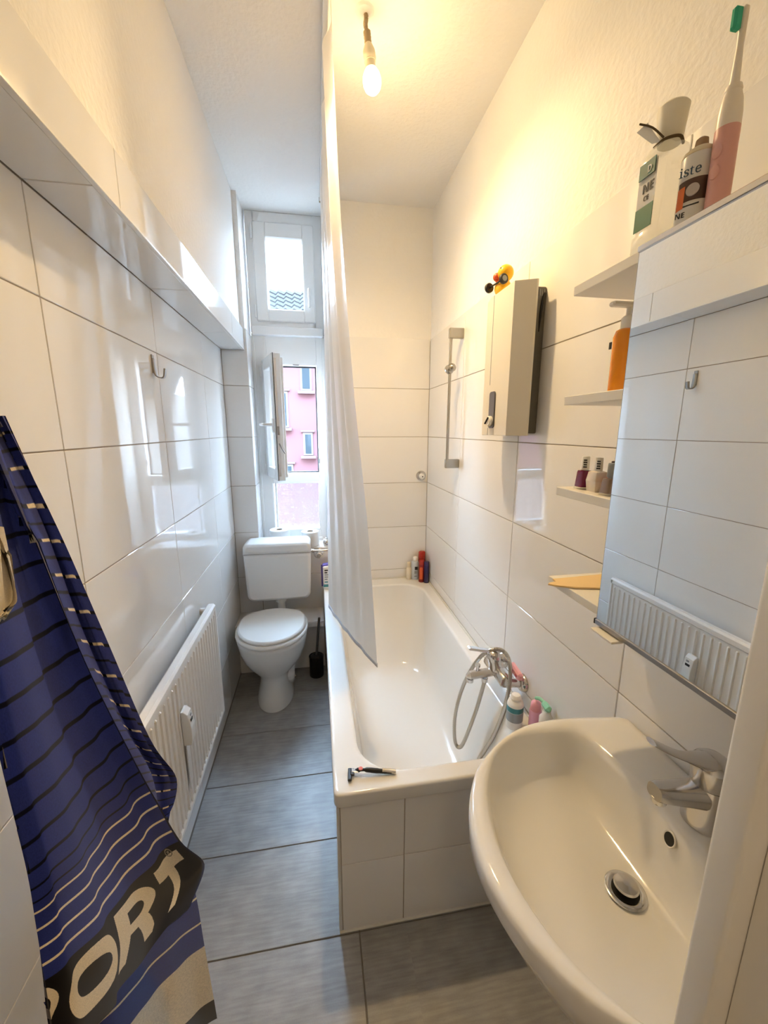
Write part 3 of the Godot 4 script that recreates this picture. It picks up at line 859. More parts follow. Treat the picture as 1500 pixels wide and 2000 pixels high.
	part(v, "riser", tube(PackedVector3Array([Vector3(0.528, 0.757, 0.045), Vector3(0.53, 0.79, 0.048)]), 0.009, 12), M.chrome)
	part(v, "nut", lathe([[0.014, 0.0], [0.014, 0.016]], 6), M.chrome, turned(Vector3.BACK, -90.0, Vector3(0.482, 0.79, 0.05)))
	var k := thing("chrome_knob", "round chrome knob lying on the window sill beside the shower curtain", "knob", Vector3(0.585, 0.8, -0.03))
	part(k, "ball", lathe([[0.008, 0.0], [0.02, 0.004], [0.0265, 0.016], [0.026, 0.03], [0.019, 0.041], [0.006, 0.046]], 20), M.chrome, at(0.585, 0.80, -0.03))
	part(k, "cap", lathe([[0.012, 0.044], [0.012, 0.055], [0.008, 0.058]], 16), M.chrome_dull, at(0.585, 0.80, -0.03))
	# paper rolls
	for q in [[0.271, -0.085, 0.064, 0.112, "full white toilet paper roll on the sill behind the cistern middle"], [0.474, -0.06, 0.058, 0.098, "smaller toilet paper roll standing at the cistern corner near the valve"]]:
		var r := thing("toilet_roll", q[4], "toilet paper", Vector3(q[0], 0.8, q[1]), "toilet rolls on the sill")
		var pr: float = q[2]
		part(r, "paper", lathe([[0.021, 0.001], [pr - 0.003, 0.0], [pr, 0.003], [pr, q[3] - 0.003], [pr - 0.003, q[3]], [0.021, q[3] - 0.0005], [0.0205, q[3] - 0.03]], 32, 1, 1, [false, false]), M.paper, at(q[0], 0.80, q[1]))
		part(r, "core", lathe([[0.0195, 0.0], [0.0208, 0.0], [0.0208, q[3] - 0.002], [0.0195, q[3] - 0.002], [0.0195, 0.004]], 24, 1, 1, [true, false]), M.card, at(q[0], 0.80, q[1]))
	# brush
	var b := thing("toilet_brush", "black toilet brush in a round holder beside the toilet", "toilet brush", Vector3(0.487, 0, 0.29))
	var bz := 0.222
	part(b, "holder", lathe([[0.043, 0.0], [0.045, 0.004], [0.044, 0.125], [0.046, 0.13], [0.0465, 0.137], [0.041, 0.138], [0.040, 0.03]], 28, 1, 1, [true, true]), M.black, at(0.49, 0, bz))
	part(b, "stopper", lathe([[0.034, 0.131], [0.037, 0.137], [0.03, 0.142], [0.012, 0.146]], 24), M.dark_grey, at(0.49, 0, bz))
	part(b, "handle", tube(PackedVector3Array([Vector3(0.49, 0.12, bz), Vector3(0.517, 0.405, bz + 0.012)]), 0.0075, 12), M.handle_grey)

func build_radiator() -> void:
	var r := thing("radiator", "white ribbed panel radiator on the tiles below the hook", "radiator", Vector3(0.04, 0.24, 1.3))
	var x1 := 0.062
	var y0 := 0.245
	var y1 := 0.80
	var z0 := 0.815
	var z1 := 1.86
	bx(r, "panel", Vector3(0.03, y0, z0), Vector3(x1 - 0.006, y1 - 0.01, z1), M.radiator, 0.004)
	# rounded frame and pressed ribs
	bx(r, "top_bead", Vector3(0.026, y1 - 0.035, z0), Vector3(x1, y1, z1), M.radiator, 0.008)
	bx(r, "bottom_bead", Vector3(0.03, y0, z0), Vector3(x1, y0 + 0.03, z1), M.radiator, 0.008)
	bx(r, "side_bead", Vector3(0.03, y0, z0), Vector3(x1, y1 - 0.005, z0 + 0.022), M.radiator, 0.006)
	var n := int((z1 - z0 - 0.04) / 0.0335)
	var rib := bbox(0.010, y1 - y0 - 0.075, 0.012, 0.004)
	for i in n:
		var z := z0 + 0.034 + i * 0.0335
		part(r, "rib", rib, M.radiator, at(x1 - 0.0065, (y0 + y1) * 0.5 - 0.005, z))
	# scalloped lower edge
	for i in n:
		part(r, "rib_foot", bbox(0.007, 0.018, 0.014, 0.003), M.radiator, at(x1 - 0.004, y0 + 0.03, z0 + 0.034 + i * 0.0335))
	part(r, "bracket", tube(PackedVector3Array([Vector3(0.0, 0.77, 0.835), Vector3(0.034, 0.77, 0.835)]), 0.016, 16), M.radiator)
	part(r, "vent_screw", tube(PackedVector3Array([Vector3(0.003, 0.70, 0.88), Vector3(0.032, 0.70, 0.88)]), 0.012, 10), M.dark_grey)
	bx(r, "bracket", Vector3(-0.0, 0.3, 1.6), Vector3(0.032, 0.7, 1.63), M.radiator, 0.002)
	# heat cost allocator clipped on the ribs
	var h := thing("heat_meter", "small white heat cost allocator clipped to the radiator ribs", "meter", Vector3(0.06, 0.5, 1.33))
	var prof := PackedVector2Array([Vector2(0.0, 0.0), Vector2(0.026, 0.0), Vector2(0.030, 0.02), Vector2(0.030, 0.065), Vector2(0.021, 0.115), Vector2(0.008, 0.128), Vector2(0.0, 0.128)])
	part(h, "housing", prism(prof, 0.04, 0.002, true), M.plastic_white, at(x1 - 0.001, 0.52, 1.31))
	bx(h, "display", Vector3(x1 + 0.0225, 0.602, 1.320), Vector3(x1 + 0.0265, 0.612, 1.340), M.dark_grey, 0.0005)
	bx(h, "display", Vector3(x1 + 0.0195, 0.618, 1.320), Vector3(x1 + 0.0235, 0.626, 1.332), M.label_grey, 0.0005)
	part(h, "mounting_strip", prism(PackedVector2Array([Vector2(-0.014, 0.0), Vector2(0.014, -0.022), Vector2(0.014, 0.16), Vector2(-0.014, 0.16)]), 0.004, 0.001), M.plastic_white, Transform3D(Basis(Vector3.BACK, Vector3.UP, Vector3.LEFT), Vector3(x1 + 0.004, 0.36, 1.325)))

func outline(half: Array, cz: float) -> PackedVector2Array:
	# half outline of (dz, x) from the back to the front, mirrored about cz; returns (x, z)
	var pts := []
	for h in half: pts.append(Vector3(h[1], 0, cz + h[0]))
	for i in range(half.size() - 2, -1, -1): pts.append(Vector3(half[i][1], 0, cz - half[i][0]))
	var s := smooth_path(pts, 6)
	var o := PackedVector2Array()
	for p in s: o.append(Vector2(p.x, p.z))
	return o

func polar(poly: PackedVector2Array, c: Vector2, n: int) -> PackedVector2Array:
	var o := PackedVector2Array()
	for i in n:
		var a := -TAU * (i + 0.5) / n
		var d := Vector2(cos(a), sin(a))
		var best := 0.1
		for k in poly.size():
			var hit = Geometry2D.segment_intersects_segment(c, c + d * 2.0, poly[k], poly[(k + 1) % poly.size()])
			if hit != null: best = c.distance_to(hit)
		o.append(d * best)
	return o

func build_basin() -> void:
	var cz := 2.12
	var c := Vector2(1.05, cz)
	var O := polar(outline([[-0.268, 1.264], [-0.272, 1.24], [-0.282, 1.06], [-0.256, 0.956], [-0.190, 0.855], [-0.133, 0.81], [-0.070, 0.783], [0.0, 0.773]], cz), c, 96)
	var I := polar(outline([[-0.06, 1.137], [-0.15, 1.132], [-0.216, 1.118], [-0.240, 1.085], [-0.247, 0.99], [-0.222, 0.92], [-0.178, 0.873], [-0.10, 0.832], [0.0, 0.815]], cz), c, 96)
	var ring := func(a: PackedVector2Array, b: PackedVector2Array, t: float, s: float, y: float) -> PackedVector3Array:
		var o := PackedVector3Array()
		for i in a.size():
			var v := a[i].lerp(b[i], t) * s
			o.append(Vector3(minf(c.x + v.x, 1.264), y, c.y + v.y))
		return o
	var R := []
	R.append(ring.call(O, I, 1.0, 0.3, 0.70))
	R.append(ring.call(O, I, 1.0, 0.62, 0.712))
	R.append(ring.call(O, I, 1.0, 0.92, 0.755))
	R.append(ring.call(O, I, 0.6, 1.0, 0.80))
	R.append(ring.call(O, I, 0.16, 1.0, 0.835))
	R.append(ring.call(O, I, 0.0, 1.0, 0.85))
	R.append(ring.call(O, I, 0.0, 1.0, 0.872))
	R.append(ring.call(O, I, 0.06, 1.0, 0.8805))
	R.append(ring.call(O, I, 0.2, 1.0, 0.884))
	R.append(ring.call(O, I, 0.55, 1.0, 0.8845))
	R.append(ring.call(O, I, 0.88, 1.0, 0.882))
	R.append(ring.call(O, I, 1.0, 1.0, 0.876))
	R.append(ring.call(O, I, 1.0, 0.972, 0.862))
	R.append(ring.call(O, I, 1.0, 0.93, 0.83))
	R.append(ring.call(O, I, 1.0, 0.86, 0.795))
	R.append(ring.call(O, I, 1.0, 0.74, 0.772))
	R.append(ring.call(O, I, 1.0, 0.55, 0.7605))
	R.append(ring.call(O, I, 1.0, 0.3, 0.7555))
	R.append(ring.call(O, I, 1.0, 0.1, 0.754))
	var b := thing("washbasin", "white ceramic washbasin with curved front below the mirror cabinet", "washbasin", Vector3(1.05, 0.70, cz))
	part(b, "bowl", loft(R, true, [true, true], 70.0), M.ceramic)
	var dx := 1.055
	part(b, "drain_ring", lathe([[0.033, 0.0], [0.034, 0.003], [0.030, 0.005], [0.0225, 0.0035], [0.0215, 0.001]], 32, 1, 1, [false, false]), M.chrome, at(dx, 0.7555, cz))
	part(b, "drain_shaft", lathe([[0.0225, 0.0], [0.0226, 0.0022]], 28), M.black, at(dx, 0.7555, cz))
	part(b, "plug", lathe([[0.008, 0.0], [0.008, 0.009], [0.019, 0.010], [0.0205, 0.0125], [0.0185, 0.0155], [0.005, 0.0175]], 32), M.chrome_dull, at(dx, 0.757, cz))
	part(b, "overflow_hole", lathe([[0.0125, 0.0], [0.0125, 0.0015]], 24, 1.0, 0.8), M.black, turned(Vector3.BACK, 78.0, Vector3(1.1305, 0.855, cz)))
	part(b, "overflow_rim", lathe([[0.0118, 0.0], [0.0145, 0.0005], [0.0138, 0.0028], [0.0118, 0.002]], 24, 1.0, 0.82, [false, false]), M.ceramic, turned(Vector3.BACK, 78.0, Vector3(1.1308, 0.855, cz)))
	# mixer tap
	var f := thing("basin_tap", "chrome single-lever mixer tap on the back of the washbasin", "tap", Vector3(1.19, 0.884, cz))
	var bx0 := 1.192
	part(f, "body", lathe([[0.0325, 0.0], [0.0325, 0.003], [0.0305, 0.012], [0.029, 0.045], [0.0285, 0.080]], 32), M.chrome_dull, at(bx0, 0.884, cz))
	part(f, "collar", lathe([[0.0265, 0.0], [0.0265, 0.006]], 32), M.chrome, at(bx0, 0.962, cz))
	part(f, "lever_cap", lathe([[0.0280, 0.0], [0.0288, 0.002], [0.0288, 0.034], [0.027, 0.044], [0.019, 0.051], [0.006, 0.0545], [0.001, 0.055]], 32), M.chrome_dull, Transform3D(Basis(Vector3.BACK, deg_to_rad(6.0)), Vector3(bx0, 0.966, cz)))
	var lev := []
	for i in 11:
		var t := i / 10.0
		var p := Vector3(1.196, 1.004, cz).lerp(Vector3(1.060, 1.066, cz), t) + Vector3(0, 0.008 * sin(t * PI) * -1.0, 0)
		var wz := lerpf(0.026, 0.0125, minf(1.0, t * 2.2)) * (1.0 if t < 0.95 else 0.8)
		var hy := lerpf(0.014, 0.0042, minf(1.0, t * 1.8))
		var rg := PackedVector3Array()
		for k in 16:
			var a := TAU * k / 16.0
			rg.append(p + Vector3(sin(a) * hy * 0.35, sin(a) * hy, cos(a) * wz))
		lev.append(rg)
	part(f, "lever", loft(lev, true, [true, true], 80.0), M.chrome_dull)
	var sp := []
	for i in 10:
		var t := i / 9.0
		var p := Vector3(1.19, 0.940, cz).lerp(Vector3(1.082, 0.964, cz), t)
		var wz := lerpf(0.024, 0.0175, t) * (1.0 if t < 0.95 else 0.85)
		var hy := lerpf(0.026, 0.012, sqrt(t))
		var rg := PackedVector3Array()
		for k in 20:
			var a := TAU * k / 20.0
			rg.append(p + Vector3(sin(a) * hy * 0.15, signf(sin(a)) * pow(absf(sin(a)), 0.7) * hy, signf(cos(a)) * pow(absf(cos(a)), 0.7) * wz))
		sp.append(rg)
	part(f, "spout", loft(sp, true, [true, true], 80.0), M.chrome_dull)
	part(f, "aerator", lathe([[0.0115, 0.0], [0.012, 0.002], [0.012, 0.014]], 24), M.chrome, turned(Vector3.BACK, 12.0, Vector3(1.0945, 0.943, cz)))
	part(f, "lift_rod", lathe([[0.0025, 0.0], [0.0025, 0.06], [0.005, 0.062], [0.005, 0.07]], 10), M.chrome, at(1.227, 0.884, cz))

func build_cabinet() -> void:
	var c := thing("mirror_cabinet", "white wall cabinet with large mirror door and open side shelves above the basin", "cabinet", Vector3(1.17, 1.205, 2.1))
	bx(c, "body", Vector3(1.076, 1.207, 1.967), Vector3(1.264, 1.852, 2.355), M.board, 0.002)
	bx(c, "mirror", Vector3(1.0600, 1.207, 1.966), Vector3(1.0755, 1.850, 2.355), M.mirror, 0.0)
	bx(c, "mirror_edge", Vector3(1.0605, 1.207, 1.9645), Vector3(1.0755, 1.850, 1.9658), M.steel, 0.0)
	bx(c, "top_profile", Vector3(1.057, 1.8485, 1.964), Vector3(1.078, 1.858, 2.356), M.chrome_dull, 0.001)
	bx(c, "bottom_profile", Vector3(1.0575, 1.1975, 1.964), Vector3(1.078, 1.2075, 2.356), M.steel, 0.001)
	bx(c, "profile_cap", Vector3(1.057, 1.197, 1.961), Vector3(1.0785, 1.208, 1.9645), M.black, 0.001)
	bx(c, "finger_pull", Vector3(1.043, 1.190, 1.972), Vector3(1.070, 1.1945, 2.03), M.board, 0.001)
	for y in [1.853, 1.637, 1.442, 1.231]:
		bx(c, "shelf", Vector3(1.0625, y - 0.018, 1.792), Vector3(1.264, y, 1.9655), M.board, 0.001)

func build_heater() -> void:
	var h := thing("water_heater", "cream tankless water heater with grey control strip on the tiled wall", "water heater", Vector3(1.22, 1.55, 1.23))
	var y0 := 1.548
	var y1 := 2.022
	var plan := PackedVector2Array([Vector2(1.216, 1.088), Vector2(1.165, 1.118), Vector2(1.156, 1.17), Vector2(1.157, 1.335), Vector2(1.2165, 1.363), Vector2(1.222, 1.363), Vector2(1.222, 1.088)])
	var stand := Transform3D(Basis(Vector3.RIGHT, Vector3.BACK, Vector3.DOWN), Vector3(0, y1, 0))
	part(h, "cover", prism(plan, y1 - y0, 0.002, true), M.heater, stand)
	bx(h, "back_case", Vector3(1.222, y0 + 0.008, 1.11), Vector3(W, y1 - 0.012, 1.334), M.heater_back, 0.003)
	bx(h, "panel_joint", Vector3(1.1552, 1.725, 1.1905), Vector3(1.158, y1 - 0.001, 1.1925), M.label_grey, 0.0)
	bx(h, "panel_joint", Vector3(1.1552, y0 + 0.001, 1.1905), Vector3(1.158, 1.575, 1.1925), M.label_grey, 0.0)
	part(h, "control_strip", prism(rpoly(0.046, 0.126, 0.012), 0.005, 0.0015), M.display, Transform3D(Basis(Vector3.FORWARD, Vector3.UP, Vector3.LEFT) * Basis(Vector3.UP, PI), Vector3(1.157, 1.637, 1.222)) if false else Transform3D(Basis(Vector3.BACK, Vector3.UP, Vector3.LEFT), Vector3(1.1572, 1.637, 1.222)))
	var dial := part(h, "dial", lathe([[0.018, 0.0], [0.018, 0.009], [0.015, 0.012]], 24, 1.0, 1.0), M.plastic_white, turned(Vector3.BACK, 90.0, Vector3(1.1525, 1.598, 1.222)))
	part(dial, "pointer", bbox(0.006, 0.034, 0.005, 0.001), M.black, turned(Vector3.RIGHT, 50.0, Vector3(1.139, 1.600, 1.216)))
	part(h, "cable", tube(smooth_path([Vector3(1.262, 1.99, 1.335), Vector3(1.255, 1.975, 1.338), Vector3(1.252, 1.95, 1.336), Vector3(1.25, 1.90, 1.332), Vector3(1.249, 1.872, 1.33)], 5), 0.004, 8), M.black)
	for i in 3:
		part(h, "fin", bbox(0.003, 0.02, 0.004, 0.0005), M.label_grey, at(1.245 + i * 0.007, 1.992, 1.334))
	# rubber duck on top
	var d := thing("rubber_duck", "yellow rubber duck with orange beak and dark barbell on the water heater", "toy", Vector3(1.195, y1, 1.2))
	var yel := mat("duck", Color(0.98, 0.74, 0.10), 0.35)
	var org := mat("beak", Color(0.92, 0.38, 0.22), 0.4)
	var ball := func(parent: Node3D, called: String, m: Material, p: Vector3, s: Vector3) -> void:
		var sp := SphereMesh.new()
		sp.radius = 1.0; sp.height = 2.0; sp.radial_segments = 28; sp.rings = 16
		part(parent, called, sp, m, Transform3D(Basis.from_scale(s), p))
	ball.call(d, "body", yel, Vector3(1.186, y1 + 0.026, 1.186), Vector3(0.026, 0.028, 0.034))
	ball.call(d, "head", yel, Vector3(1.188, y1 + 0.068, 1.200), Vector3(0.0265, 0.0265, 0.0265))
	ball.call(d, "beak", org, Vector3(1.168, y1 + 0.061, 1.180), Vector3(0.0155, 0.014, 0.0145))
	ball.call(d, "beak", org, Vector3(1.172, y1 + 0.051, 1.181), Vector3(0.012, 0.008, 0.011))
	ball.call(d, "eye", M.black, Vector3(1.166, y1 + 0.079, 1.209), Vector3(0.0022, 0.003, 0.0022))
	ball.call(d, "eye", M.black, Vector3(1.1805, y1 + 0.079, 1.177), Vector3(0.0022, 0.003, 0.0022))
	var bar := Vector3(0.18, 0.05, 0.95).normalized()
	var mid := Vector3(1.158, y1 + 0.036, 1.190)
	part(d, "bar", tube(PackedVector3Array([mid - bar * 0.04, mid + bar * 0.046]), 0.003, 8), M.dark_grey)
	part(d, "weight", lathe([[0.0145, -0.006], [0.016, -0.004], [0.016, 0.004], [0.0145, 0.006]], 24), M.dark_grey, along(bar, mid + bar * 0.044))
	part(d, "weight", lathe([[0.0145, -0.006], [0.016, -0.004], [0.016, 0.004], [0.0145, 0.006]], 24), M.dark_grey, along(bar, mid - bar * 0.038))
	part(d, "weight_hub", lathe([[0.009, 0.0], [0.009, 0.0015]], 18), M.label_grey, along(bar, mid + bar * 0.0495))

func build_shower() -> void:
	# slide rail
	var r := thing("shower_rail", "chrome vertical shower slide rail on the tiled wall above the bathtub", "shower rail", Vector3(1.2, 1.37, 0.6))
	for y in [[2.008, 2.056], [1.372, 1.418]]:
		bx(r, "bracket", Vector3(1.193, y[0], 0.583), Vector3(W, y[1], 0.607), M.brushed, 0.003)
	bx(r, "rod", Vector3(1.196, 1.378, 0.588), Vector3(1.210, 2.05, 0.602), M.brushed, 0.004)
	part(r, "slider", lathe([[0.014, -0.02], [0.020, -0.012], [0.021, 0.0], [0.020, 0.012], [0.012, 0.02]], 24), M.brushed, along(Vector3(-0.7, 0.35, 0.6), Vector3(1.198, 1.862, 0.596)))
	part(r, "slider_knob", lathe([[0.012, 0.0], [0.019, 0.006], [0.019, 0.02], [0.014, 0.026]], 20), M.brushed, along(Vector3(0.55, 0.3, 0.7), Vector3(1.2, 1.865, 0.606)))
	var o := thing("wall_outlet", "round chrome plugged shower outlet on the end wall tiles", "outlet", Vector3(1.222, 1.266, 0.01))
	part(o, "rosette", lathe([[0.034, 0.0], [0.034, 0.004], [0.030, 0.010], [0.02, 0.012]], 28), M.chrome_dull, turned(Vector3.RIGHT, 90.0, Vector3(1.222, 1.266, 0.0)))
	part(o, "plug", lathe([[0.018, 0.0], [0.019, 0.012], [0.015, 0.022], [0.006, 0.026]], 24), M.plastic_white, turned(Vector3.RIGHT, 90.0, Vector3(1.224, 1.264, 0.008)))
	part(o, "hole", lathe([[0.004, 0.0], [0.004, 0.002]], 14), M.black, turned(Vector3.RIGHT, 90.0, Vector3(1.225, 1.263, 0.0335)))
	# bath mixer
	var m := thing("bath_mixer", "limescaled chrome bath mixer tap with lever on the wall beside the bathtub", "tap", Vector3(1.2, 0.6, 1.3))
	var y := 0.652
	part(m, "body", tube(PackedVector3Array([Vector3(1.198, y, 1.225), Vector3(1.198, y, 1.23), Vector3(1.198, y, 1.375), Vector3(1.198, y, 1.38)]), 0.024, 24, 0.0, [0.02, 0.024, 0.024, 0.02]), M.chrome_dull)
	for z in [1.222, 1.382]:
		part(m, "connector", tube(PackedVector3Array([Vector3(1.198, y, z), Vector3(1.225, y - 0.002, z), Vector3(1.262, y - 0.006, z)]), 0.016, 18), M.chrome)
		part(m, "rosette", lathe([[0.034, 0.0], [0.033, 0.006], [0.026, 0.018], [0.018, 0.021]], 26), M.chrome_dull, turned(Vector3.BACK, 90.0, Vector3(W, y - 0.006, z)))
	part(m, "cartridge", lathe([[0.0235, 0.0], [0.0245, 0.01], [0.0245, 0.046], [0.026, 0.05], [0.026, 0.078], [0.02, 0.086], [0.004, 0.09]], 28), M.chrome_dull, Transform3D(Basis(Vector3.BACK, deg_to_rad(12.0)), Vector3(1.194, y, 1.30)))
	part(m, "lever", bbox(0.105, 0.010, 0.026, 0.004), M.chrome_dull, Transform3D(Basis(Vector3.BACK, deg_to_rad(-14.0)), Vector3(1.130, y + 0.090, 1.292)))
	part(m, "spout", bbox(0.115, 0.034, 0.036, 0.012), M.chrome_dull, Transform3D(Basis(Vector3.BACK, deg_to_rad(4.0)), Vector3(1.132, y - 0.008, 1.30)))
	part(m, "outlet", lathe([[0.013, 0.0], [0.014, 0.014]], 20), M.chrome, at(1.09, y - 0.037, 1.30))
	part(m, "diverter", lathe([[0.006, 0.0], [0.006, 0.014], [0.010, 0.016], [0.010, 0.026]], 16), M.chrome, at(1.118, y + 0.008, 1.30))
	part(m, "hose_nut", lathe([[0.012, 0.0], [0.0125, 0.016]], 16), M.chrome, at(1.150, y - 0.043, 1.30))
	var s := thing("shower_hose", "ribbed metal shower hose looped over the bath mixer into the tub", "hose", Vector3(1.14, 0.2, 1.2))
	var hp := [Vector3(1.150, 0.612, 1.30), Vector3(1.140, 0.50, 1.278), Vector3(1.122, 0.375, 1.252), Vector3(1.095, 0.265, 1.232), Vector3(1.078, 0.262, 1.205), Vector3(1.075, 0.37, 1.195), Vector3(1.090, 0.50, 1.21), Vector3(1.112, 0.62, 1.245), Vector3(1.15, 0.715, 1.28), Vector3(1.192, 0.752, 1.318), Vector3(1.212, 0.735, 1.360), Vector3(1.205, 0.66, 1.392), Vector3(1.186, 0.55, 1.397), Vector3(1.163, 0.42, 1.372), Vector3(1.128, 0.28, 1.33), Vector3(1.09, 0.185, 1.33), Vector3(1.05, 0.152, 1.36), Vector3(1.01, 0.148, 1.36)]
	part(s, "hose", tube(smooth_path(hp, 26), 0.0072, 10, 0.0009), M.hose)
	part(s, "hand_shower", tube(smooth_path([Vector3(1.01, 0.155, 1.36), Vector3(0.96, 0.16, 1.36), Vector3(0.90, 0.165, 1.35)], 6), 0.011, 14), M.chrome_dull)
	part(s, "shower_head", lathe([[0.012, 0.0], [0.03, 0.012], [0.032, 0.022], [0.029, 0.026]], 24), M.chrome_dull, at(0.88, 0.142, 1.345))
	var c := thing("pink_holder", "small pink plastic clip resting on the bath mixer connector", "clip", Vector3(1.235, 0.68, 1.37))
	var pk := mat("pink", Color(0.96, 0.70, 0.73), 0.4)
	part(c, "clip", bbox(0.022, 0.03, 0.075, 0.006), pk, turned(Vector3.RIGHT, 8.0, Vector3(1.236, 0.692, 1.375)))
	part(c, "slot", bbox(0.002, 0.006, 0.012, 0.0), mat("pink_dark", Color(0.75, 0.35, 0.40), 0.5), turned(Vector3.RIGHT, 8.0, Vector3(1.2245, 0.69, 1.395)))
	part(c, "slot", bbox(0.002, 0.005, 0.012, 0.0), M.pink_dark, turned(Vector3.RIGHT, 8.0, Vector3(1.2245, 0.694, 1.368)))

func build_curtain() -> void:
	var r := thing("curtain_rail", "white curtain rail on the ceiling along the bathtub edge", "curtain rail", Vector3(0.6, CEIL - 0.02, 1.1))
	bx(r, "track", Vector3(0.595, CEIL - 0.022, 0.0), Vector3(0.613, CEIL, 2.35), M.upvc, 0.002)
	bx(r, "end_cap", Vector3(0.593, CEIL - 0.025, -0.002), Vector3(0.615, CEIL, 0.012), M.card, 0.002)
	var t := thing("shower_curtain", "white semi-translucent shower curtain hanging in folds into the bathtub", "curtain", Vector3(0.62, 0.57, 0.8))
	var near := smooth_path([Vector3(0.615, 2.835, 1.165), Vector3(0.634, 2.285, 1.135), Vector3(0.670, 1.727, 1.125), Vector3(0.721, 1.16, 1.13), Vector3(0.761, 0.572, 1.08)], 8)
	var far := smooth_path([Vector3(0.606, 2.835, 0.04), Vector3(0.606, 2.285, 0.06), Vector3(0.598, 1.727, 0.15), Vector3(0.582, 1.16, 0.32), Vector3(0.574, 0.572, 0.45)], 8)
	var nu := 72
	var st := SurfaceTool.new()
	st.begin(Mesh.PRIMITIVE_TRIANGLES)
	st.set_smooth_group(1)
	var hem := SurfaceTool.new()
	hem.begin(Mesh.PRIMITIVE_TRIANGLES)
	hem.set_smooth_group(1)
	var P := []
	for j in near.size():
		var row := PackedVector3Array()
		var v := float(j) / (near.size() - 1)
		for i in nu + 1:
			var s := float(i) / nu
			var p := near[j].lerp(far[j], s)
			p.x += (s * s - s) * 0.045 * v
			var amp := 0.013 * smoothstep(0.0, 0.12, s) * (1.0 - 0.85 * v * v)
			p.x += amp * sin(s * 27.0 + 1.2 * v) + amp * 0.35 * sin(s * 49.0 + 2.0)
			p.z += 0.006 * cos(s * 27.0) * (1.0 - v)
			row.append(p)
		P.append(row)
	for j in P.size() - 1:
		for i in nu:
			tri(st, P[j][i], P[j][i + 1], P[j + 1][i + 1]); tri(st, P[j][i], P[j + 1][i + 1], P[j + 1][i])
	st.generate_normals()
	part(t, "fabric", st.commit(), M.curtain)
	var lastr: PackedVector3Array = P[P.size() - 1]
	var rings := []
	for i in nu + 1:
		var p := lastr[i]
		var rg := PackedVector3Array()
		for q in [[-0.0016, -0.002], [0.0016, -0.002], [0.0016, 0.018], [-0.0016, 0.018]]: rg.append(p + Vector3(q[0], q[1], q[0] * 0.6))
		rings.append(rg)
	part(t, "hem", loft(rings, true, [true, true], 80.0), M.hem)

func build_bulb() -> void:
	var b := thing("bare_bulb", "lit warm light bulb hanging from the ceiling on a short twisted cord", "light bulb", Vector3(0.727, CEIL, 1.071))
	var top := Vector3(0.727, CEIL, 1.071)
	var bot := Vector3(0.753, 2.645, 1.071)
	var d := (bot - top).normalized()
	part(b, "ceiling_patch", lathe([[0.03, 0.0], [0.026, 0.006], [0.012, 0.010]], 20), M.plaster, along(Vector3.DOWN, top))
	var rope := []
	for i in 9:
		var q := top + d * (0.09 * i / 8.0)
		rope.append(q + Vector3(0.003 * sin(i * 1.3), 0, 0.003 * cos(i * 1.7)))
	part(b, "cord", tube(smooth_path(rope, 5), 0.0065, 10, 0.0009), M.rope)
	part(b, "cord_wrap", tube(smooth_path([top + d * 0.055, top + d * 0.07, top + d * 0.09], 4), 0.011, 12, 0.001), M.rope)
	var o := top + d * 0.083
	part(b, "socket", lathe([[0.008, 0.0], [0.013, 0.006], [0.0195, 0.022], [0.0205, 0.042], [0.0185, 0.046], [0.0185, 0.05]], 28), M.socket, along(d, o))
	part(b, "bulb_neck", lathe([[0.0165, 0.048], [0.0165, 0.066], [0.018, 0.07]], 28), M.socket, along(d, o))
	part(b, "bulb_glass", lathe([[0.0155, 0.068], [0.021, 0.075], [0.027, 0.086], [0.0298, 0.099], [0.0292, 0.112], [0.0245, 0.124], [0.015, 0.133], [0.003, 0.1365]], 32), M.bulb_glow, along(d, o))
	# an LED bulb: most of the light leaves below the opaque neck, some goes back to the ceiling
	var lc := Color(1.0, 0.855, 0.62)
	var l := OmniLight3D.new()
	l.name = "bulb_light"
	l.position = o + d * 0.105
	l.light_color = lc
	l.light_energy = 0.040
	l.light_size = 0.026
	l.omni_range = 12.0
	l.omni_attenuation = 2.0
	l.shadow_enabled = true
	add_child(l)
	var s := SpotLight3D.new()
	s.name = "bulb_light_down"
	s.position = o + d * 0.105
	s.rotation_degrees = Vector3(-90, 0, 0)
	s.light_color = lc
	s.light_energy = 0.93
	s.light_size = 0.026
	s.spot_range = 12.0
	s.spot_attenuation = 2.0
	s.spot_angle = 86.0
	s.spot_angle_attenuation = 1.0
	s.shadow_enabled = true
	add_child(s)

# ---- towel
func in_letter(ch: String, x: float, y: float) -> bool:
	# unit box, x to the right, y downwards; slanted heavy capitals
	var s := x + (y - 0.5) * 0.22
	if s < 0.0 or s > 1.0 or y < 0.0 or y > 1.0: return false
	match ch:
		"O":
			var a := Vector2((s - 0.5) / 0.5, (y - 0.5) / 0.5)
			var b := Vector2((s - 0.5) / 0.27, (y - 0.5) / 0.24)
			return a.length() <= 1.0 and b.length() >= 1.0
		"T":
			return y < 0.26 or absf(s - 0.5) < 0.17
		"P":
			if s < 0.3: return true
			var a := Vector2((s - 0.5) / 0.5, (y - 0.31) / 0.31)
			var b := Vector2((s - 0.5) / 0.22, (y - 0.31) / 0.12)
			if s < 0.5: return y < 0.62 and not (absf(y - 0.31) < 0.12)
			return a.length() <= 1.0 and b.length() >= 1.0
		"R":
			if in_letter("P", x, y): return true
			if y > 0.55:
				var k := 0.42 + (y - 0.55) * 0.75
				return s > k and s < k + 0.32
	return false

